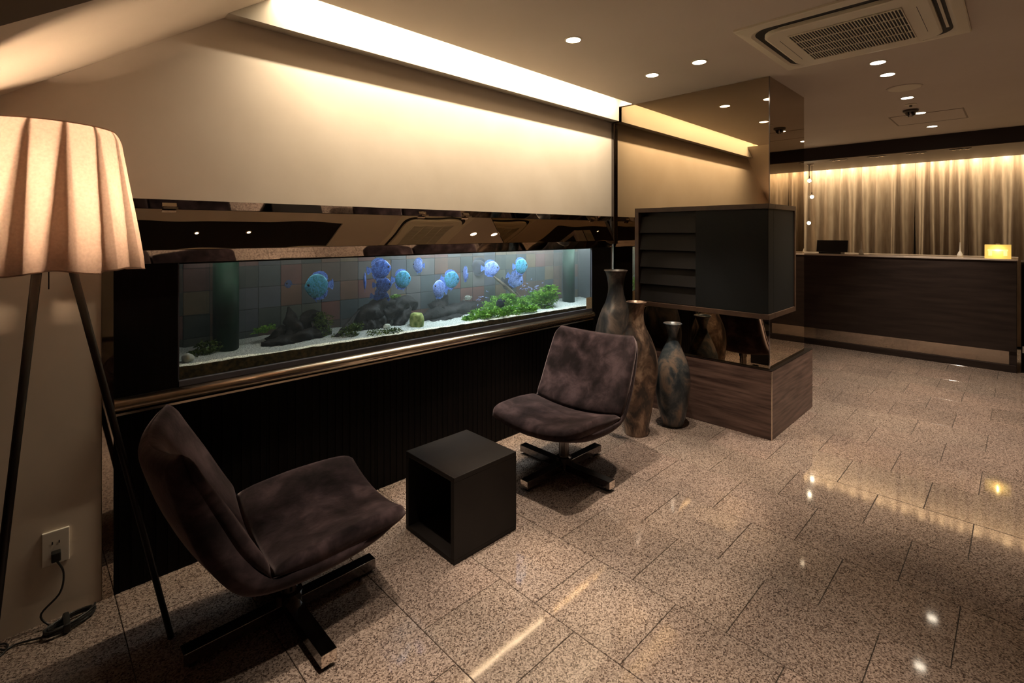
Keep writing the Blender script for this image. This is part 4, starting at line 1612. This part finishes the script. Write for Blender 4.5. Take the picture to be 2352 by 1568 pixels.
# dome speaker, sensors and hatch
sp_ = tag(empty('ceiling_speaker', (4.62, 0.60, CEIL)), 'flat round ceiling speaker between two downlights', 'speaker')
bm = bmesh.new()
add_lathe(bm, [(0.10, 0.0), (0.10, -0.004), (0.094, -0.006)], 32, cap0=False)
obj('grille', bm, M['ac_white'], sp_)
bm = bmesh.new()
add_lathe(bm, [(0.108, -0.0005), (0.108, -0.003), (0.101, -0.004), (0.101, -0.0005)], 32, cap0=False, cap1=False)
obj('rim', bm, M['ceiling'], sp_)
se = tag(empty('smoke_detector', (5.50, 0.67, CEIL)), 'small dark dome sensor on the ceiling next to the hatch', 'sensor')
bm = bmesh.new()
add_lathe(bm, [(0.055, 0.0), (0.055, -0.015), (0.045, -0.022)], 24, cap0=False)
obj('base', bm, mat('sensor_base', (0.10, 0.085, 0.07), 0.5), se)
bm = bmesh.new()
add_lathe(bm, [(0.040, -0.020), (0.034, -0.045), (0.018, -0.058)], 24, cap0=False)
obj('dome', bm, M['dark_steel'], se, smooth=True)
sr = tag(empty('sprinkler', (5.26, 0.64, CEIL)), 'tiny flush sprinkler head between two downlights', 'sprinkler')
bm = bmesh.new()
add_lathe(bm, [(0.04, 0.0), (0.04, -0.004), (0.012, -0.008)], 20, cap0=False)
obj('escutcheon', bm, M['ac_white'], sr)
bm = bmesh.new()
add_lathe(bm, [(0.010, -0.006), (0.010, -0.022)], 12)
obj('nozzle', bm, M['dark_steel'], sr)
ha = tag(empty('ceiling_hatch', (5.98, 0.60, CEIL)), 'square flush access hatch in the ceiling before the dark beam', 'hatch')
for (x0, x1, y0, y1) in ((-0.26, 0.26, -0.26, -0.25), (-0.26, 0.26, 0.25, 0.26), (-0.26, -0.25, -0.25, 0.25), (0.25, 0.26, -0.25, 0.25)):
    box('frame_strip', x0, x1, y0, y1, -0.003, 0.0, mat('hatch_frame', (0.33, 0.26, 0.20), 0.6), ha)
box('hatch_panel', -0.248, 0.248, -0.248, 0.248, -0.0015, 0.0, M['ceiling'], ha)

# triple spot fittings under the beam
for k, y in enumerate((1.585, 1.20, 0.83, 0.457)):
    lab = ['triple spot fitting under the dark beam nearest the hanging bulbs', 'second triple spot fitting under the dark beam from the hanging bulbs', 'third triple spot fitting under the dark beam from the hanging bulbs', 'triple spot fitting under the dark beam farthest from the hanging bulbs'][k]
    e = tag(empty('triple_spot', (7.24, y, 2.300)), lab, 'spotlight', 'triple spots under the beam')
    box('housing', -0.035, 0.035, -0.09, 0.09, -0.004, 0.0, M['black'], e, 0.001)
    for j in (-1, 0, 1):
        bm = bmesh.new()
        add_lathe(bm, [(0.018, -0.004), (0.018, -0.009), (0.010, -0.010)], 14)
        bmesh.ops.translate(bm, verts=bm.verts, vec=(0, j * 0.055, 0))
        obj('lens', bm, M['chrome'], e)

# cassette air conditioner
AX, AY = 3.105, 0.62
ac = tag(empty('air_conditioner', (AX, AY, CEIL)), 'beige square cassette air conditioner set in the ceiling', 'air conditioner')


def rrect(hx, hy, r, n=8):
    pts = []
    for cx_, cy_, a0_ in ((hx - r, hy - r, 0), (-hx + r, hy - r, 90), (-hx + r, -hy + r, 180), (hx - r, -hy + r, 270)):
        for k in range(n + 1):
            a = math.radians(a0_ + 90 * k / n)
            pts.append((cx_ + r * math.cos(a), cy_ + r * math.sin(a)))
    return pts


def rloft(layers, capfirst=False, caplast=True):
    bm = bmesh.new()
    rings = [[bm.verts.new((x, y, z)) for x, y in pts] for pts, z in layers]
    n = len(rings[0])
    for i in range(len(rings) - 1):
        for k in range(n):
            bm.faces.new((rings[i][k], rings[i][(k + 1) % n], rings[i + 1][(k + 1) % n], rings[i + 1][k]))
    if capfirst:
        bm.faces.new(rings[0])
    if caplast:
        bm.faces.new(rings[-1][::-1])
    return bm


obj('panel', rloft([(rrect(0.44, 0.44, 0.004), 0.0), (rrect(0.44, 0.44, 0.004), -0.010), (rrect(0.435, 0.435, 0.006), -0.014), (rrect(0.395, 0.395, 0.10), -0.020), (rrect(0.380, 0.380, 0.10), -0.012)]), M['ac_white'], ac)
obj('air_slot', rloft([(rrect(0.379, 0.379, 0.10), -0.0125), (rrect(0.379, 0.379, 0.10), -0.0135)]), M['ac_dark'], ac)
obj('face', rloft([(rrect(0.340, 0.340, 0.085), -0.0138), (rrect(0.340, 0.340, 0.085), -0.030), (rrect(0.330, 0.330, 0.085), -0.034)]), M['ac_white'], ac)
for a in range(4):
    R = Matrix.Rotation(a * PI / 2, 4, 'Z')
    bm = bmesh.new()
    if a == 3:      # closed flap
        add_box(bm, -0.25, 0.25, 0.342, 0.378, -0.026, -0.0145, 0.001, R)
    elif a == 2:
        add_box(bm, -0.25, 0.25, 0.3545, 0.366, -0.020, -0.0145, 0.001, R)
    else:
        add_box(bm, -0.25, 0.25, 0.344, 0.347, -0.018, -0.0145, 0, R)
    obj('louver', bm, M['ac_white'], ac)
gr = box('grille', -0.24, 0.24, -0.235, 0.235, -0.0355, -0.0342, M['ac_dark'], ac)
bm = bmesh.new()
nb = 36
for k in range(nb + 1):
    y = -0.235 + 0.47 * k / nb
    add_box(bm, -0.24, 0.24, y - 0.0022, y + 0.0022, -0.0395, -0.0356)
tag(obj('grille_bars', bm, M['ac_white'], gr), kind='stuff')
for k in range(5):
    x = -0.24 + 0.48 * k / 4
    box('cross_bar', x - 0.003, x + 0.003, -0.237, 0.237, -0.0405, -0.0356, M['ac_white'], gr)
for s in (-1, 1):
    box('seam', -0.20, 0.20, s * 0.287 - 0.001, s * 0.287 + 0.001, -0.0346, -0.0342, M['ac_dark'], ac)
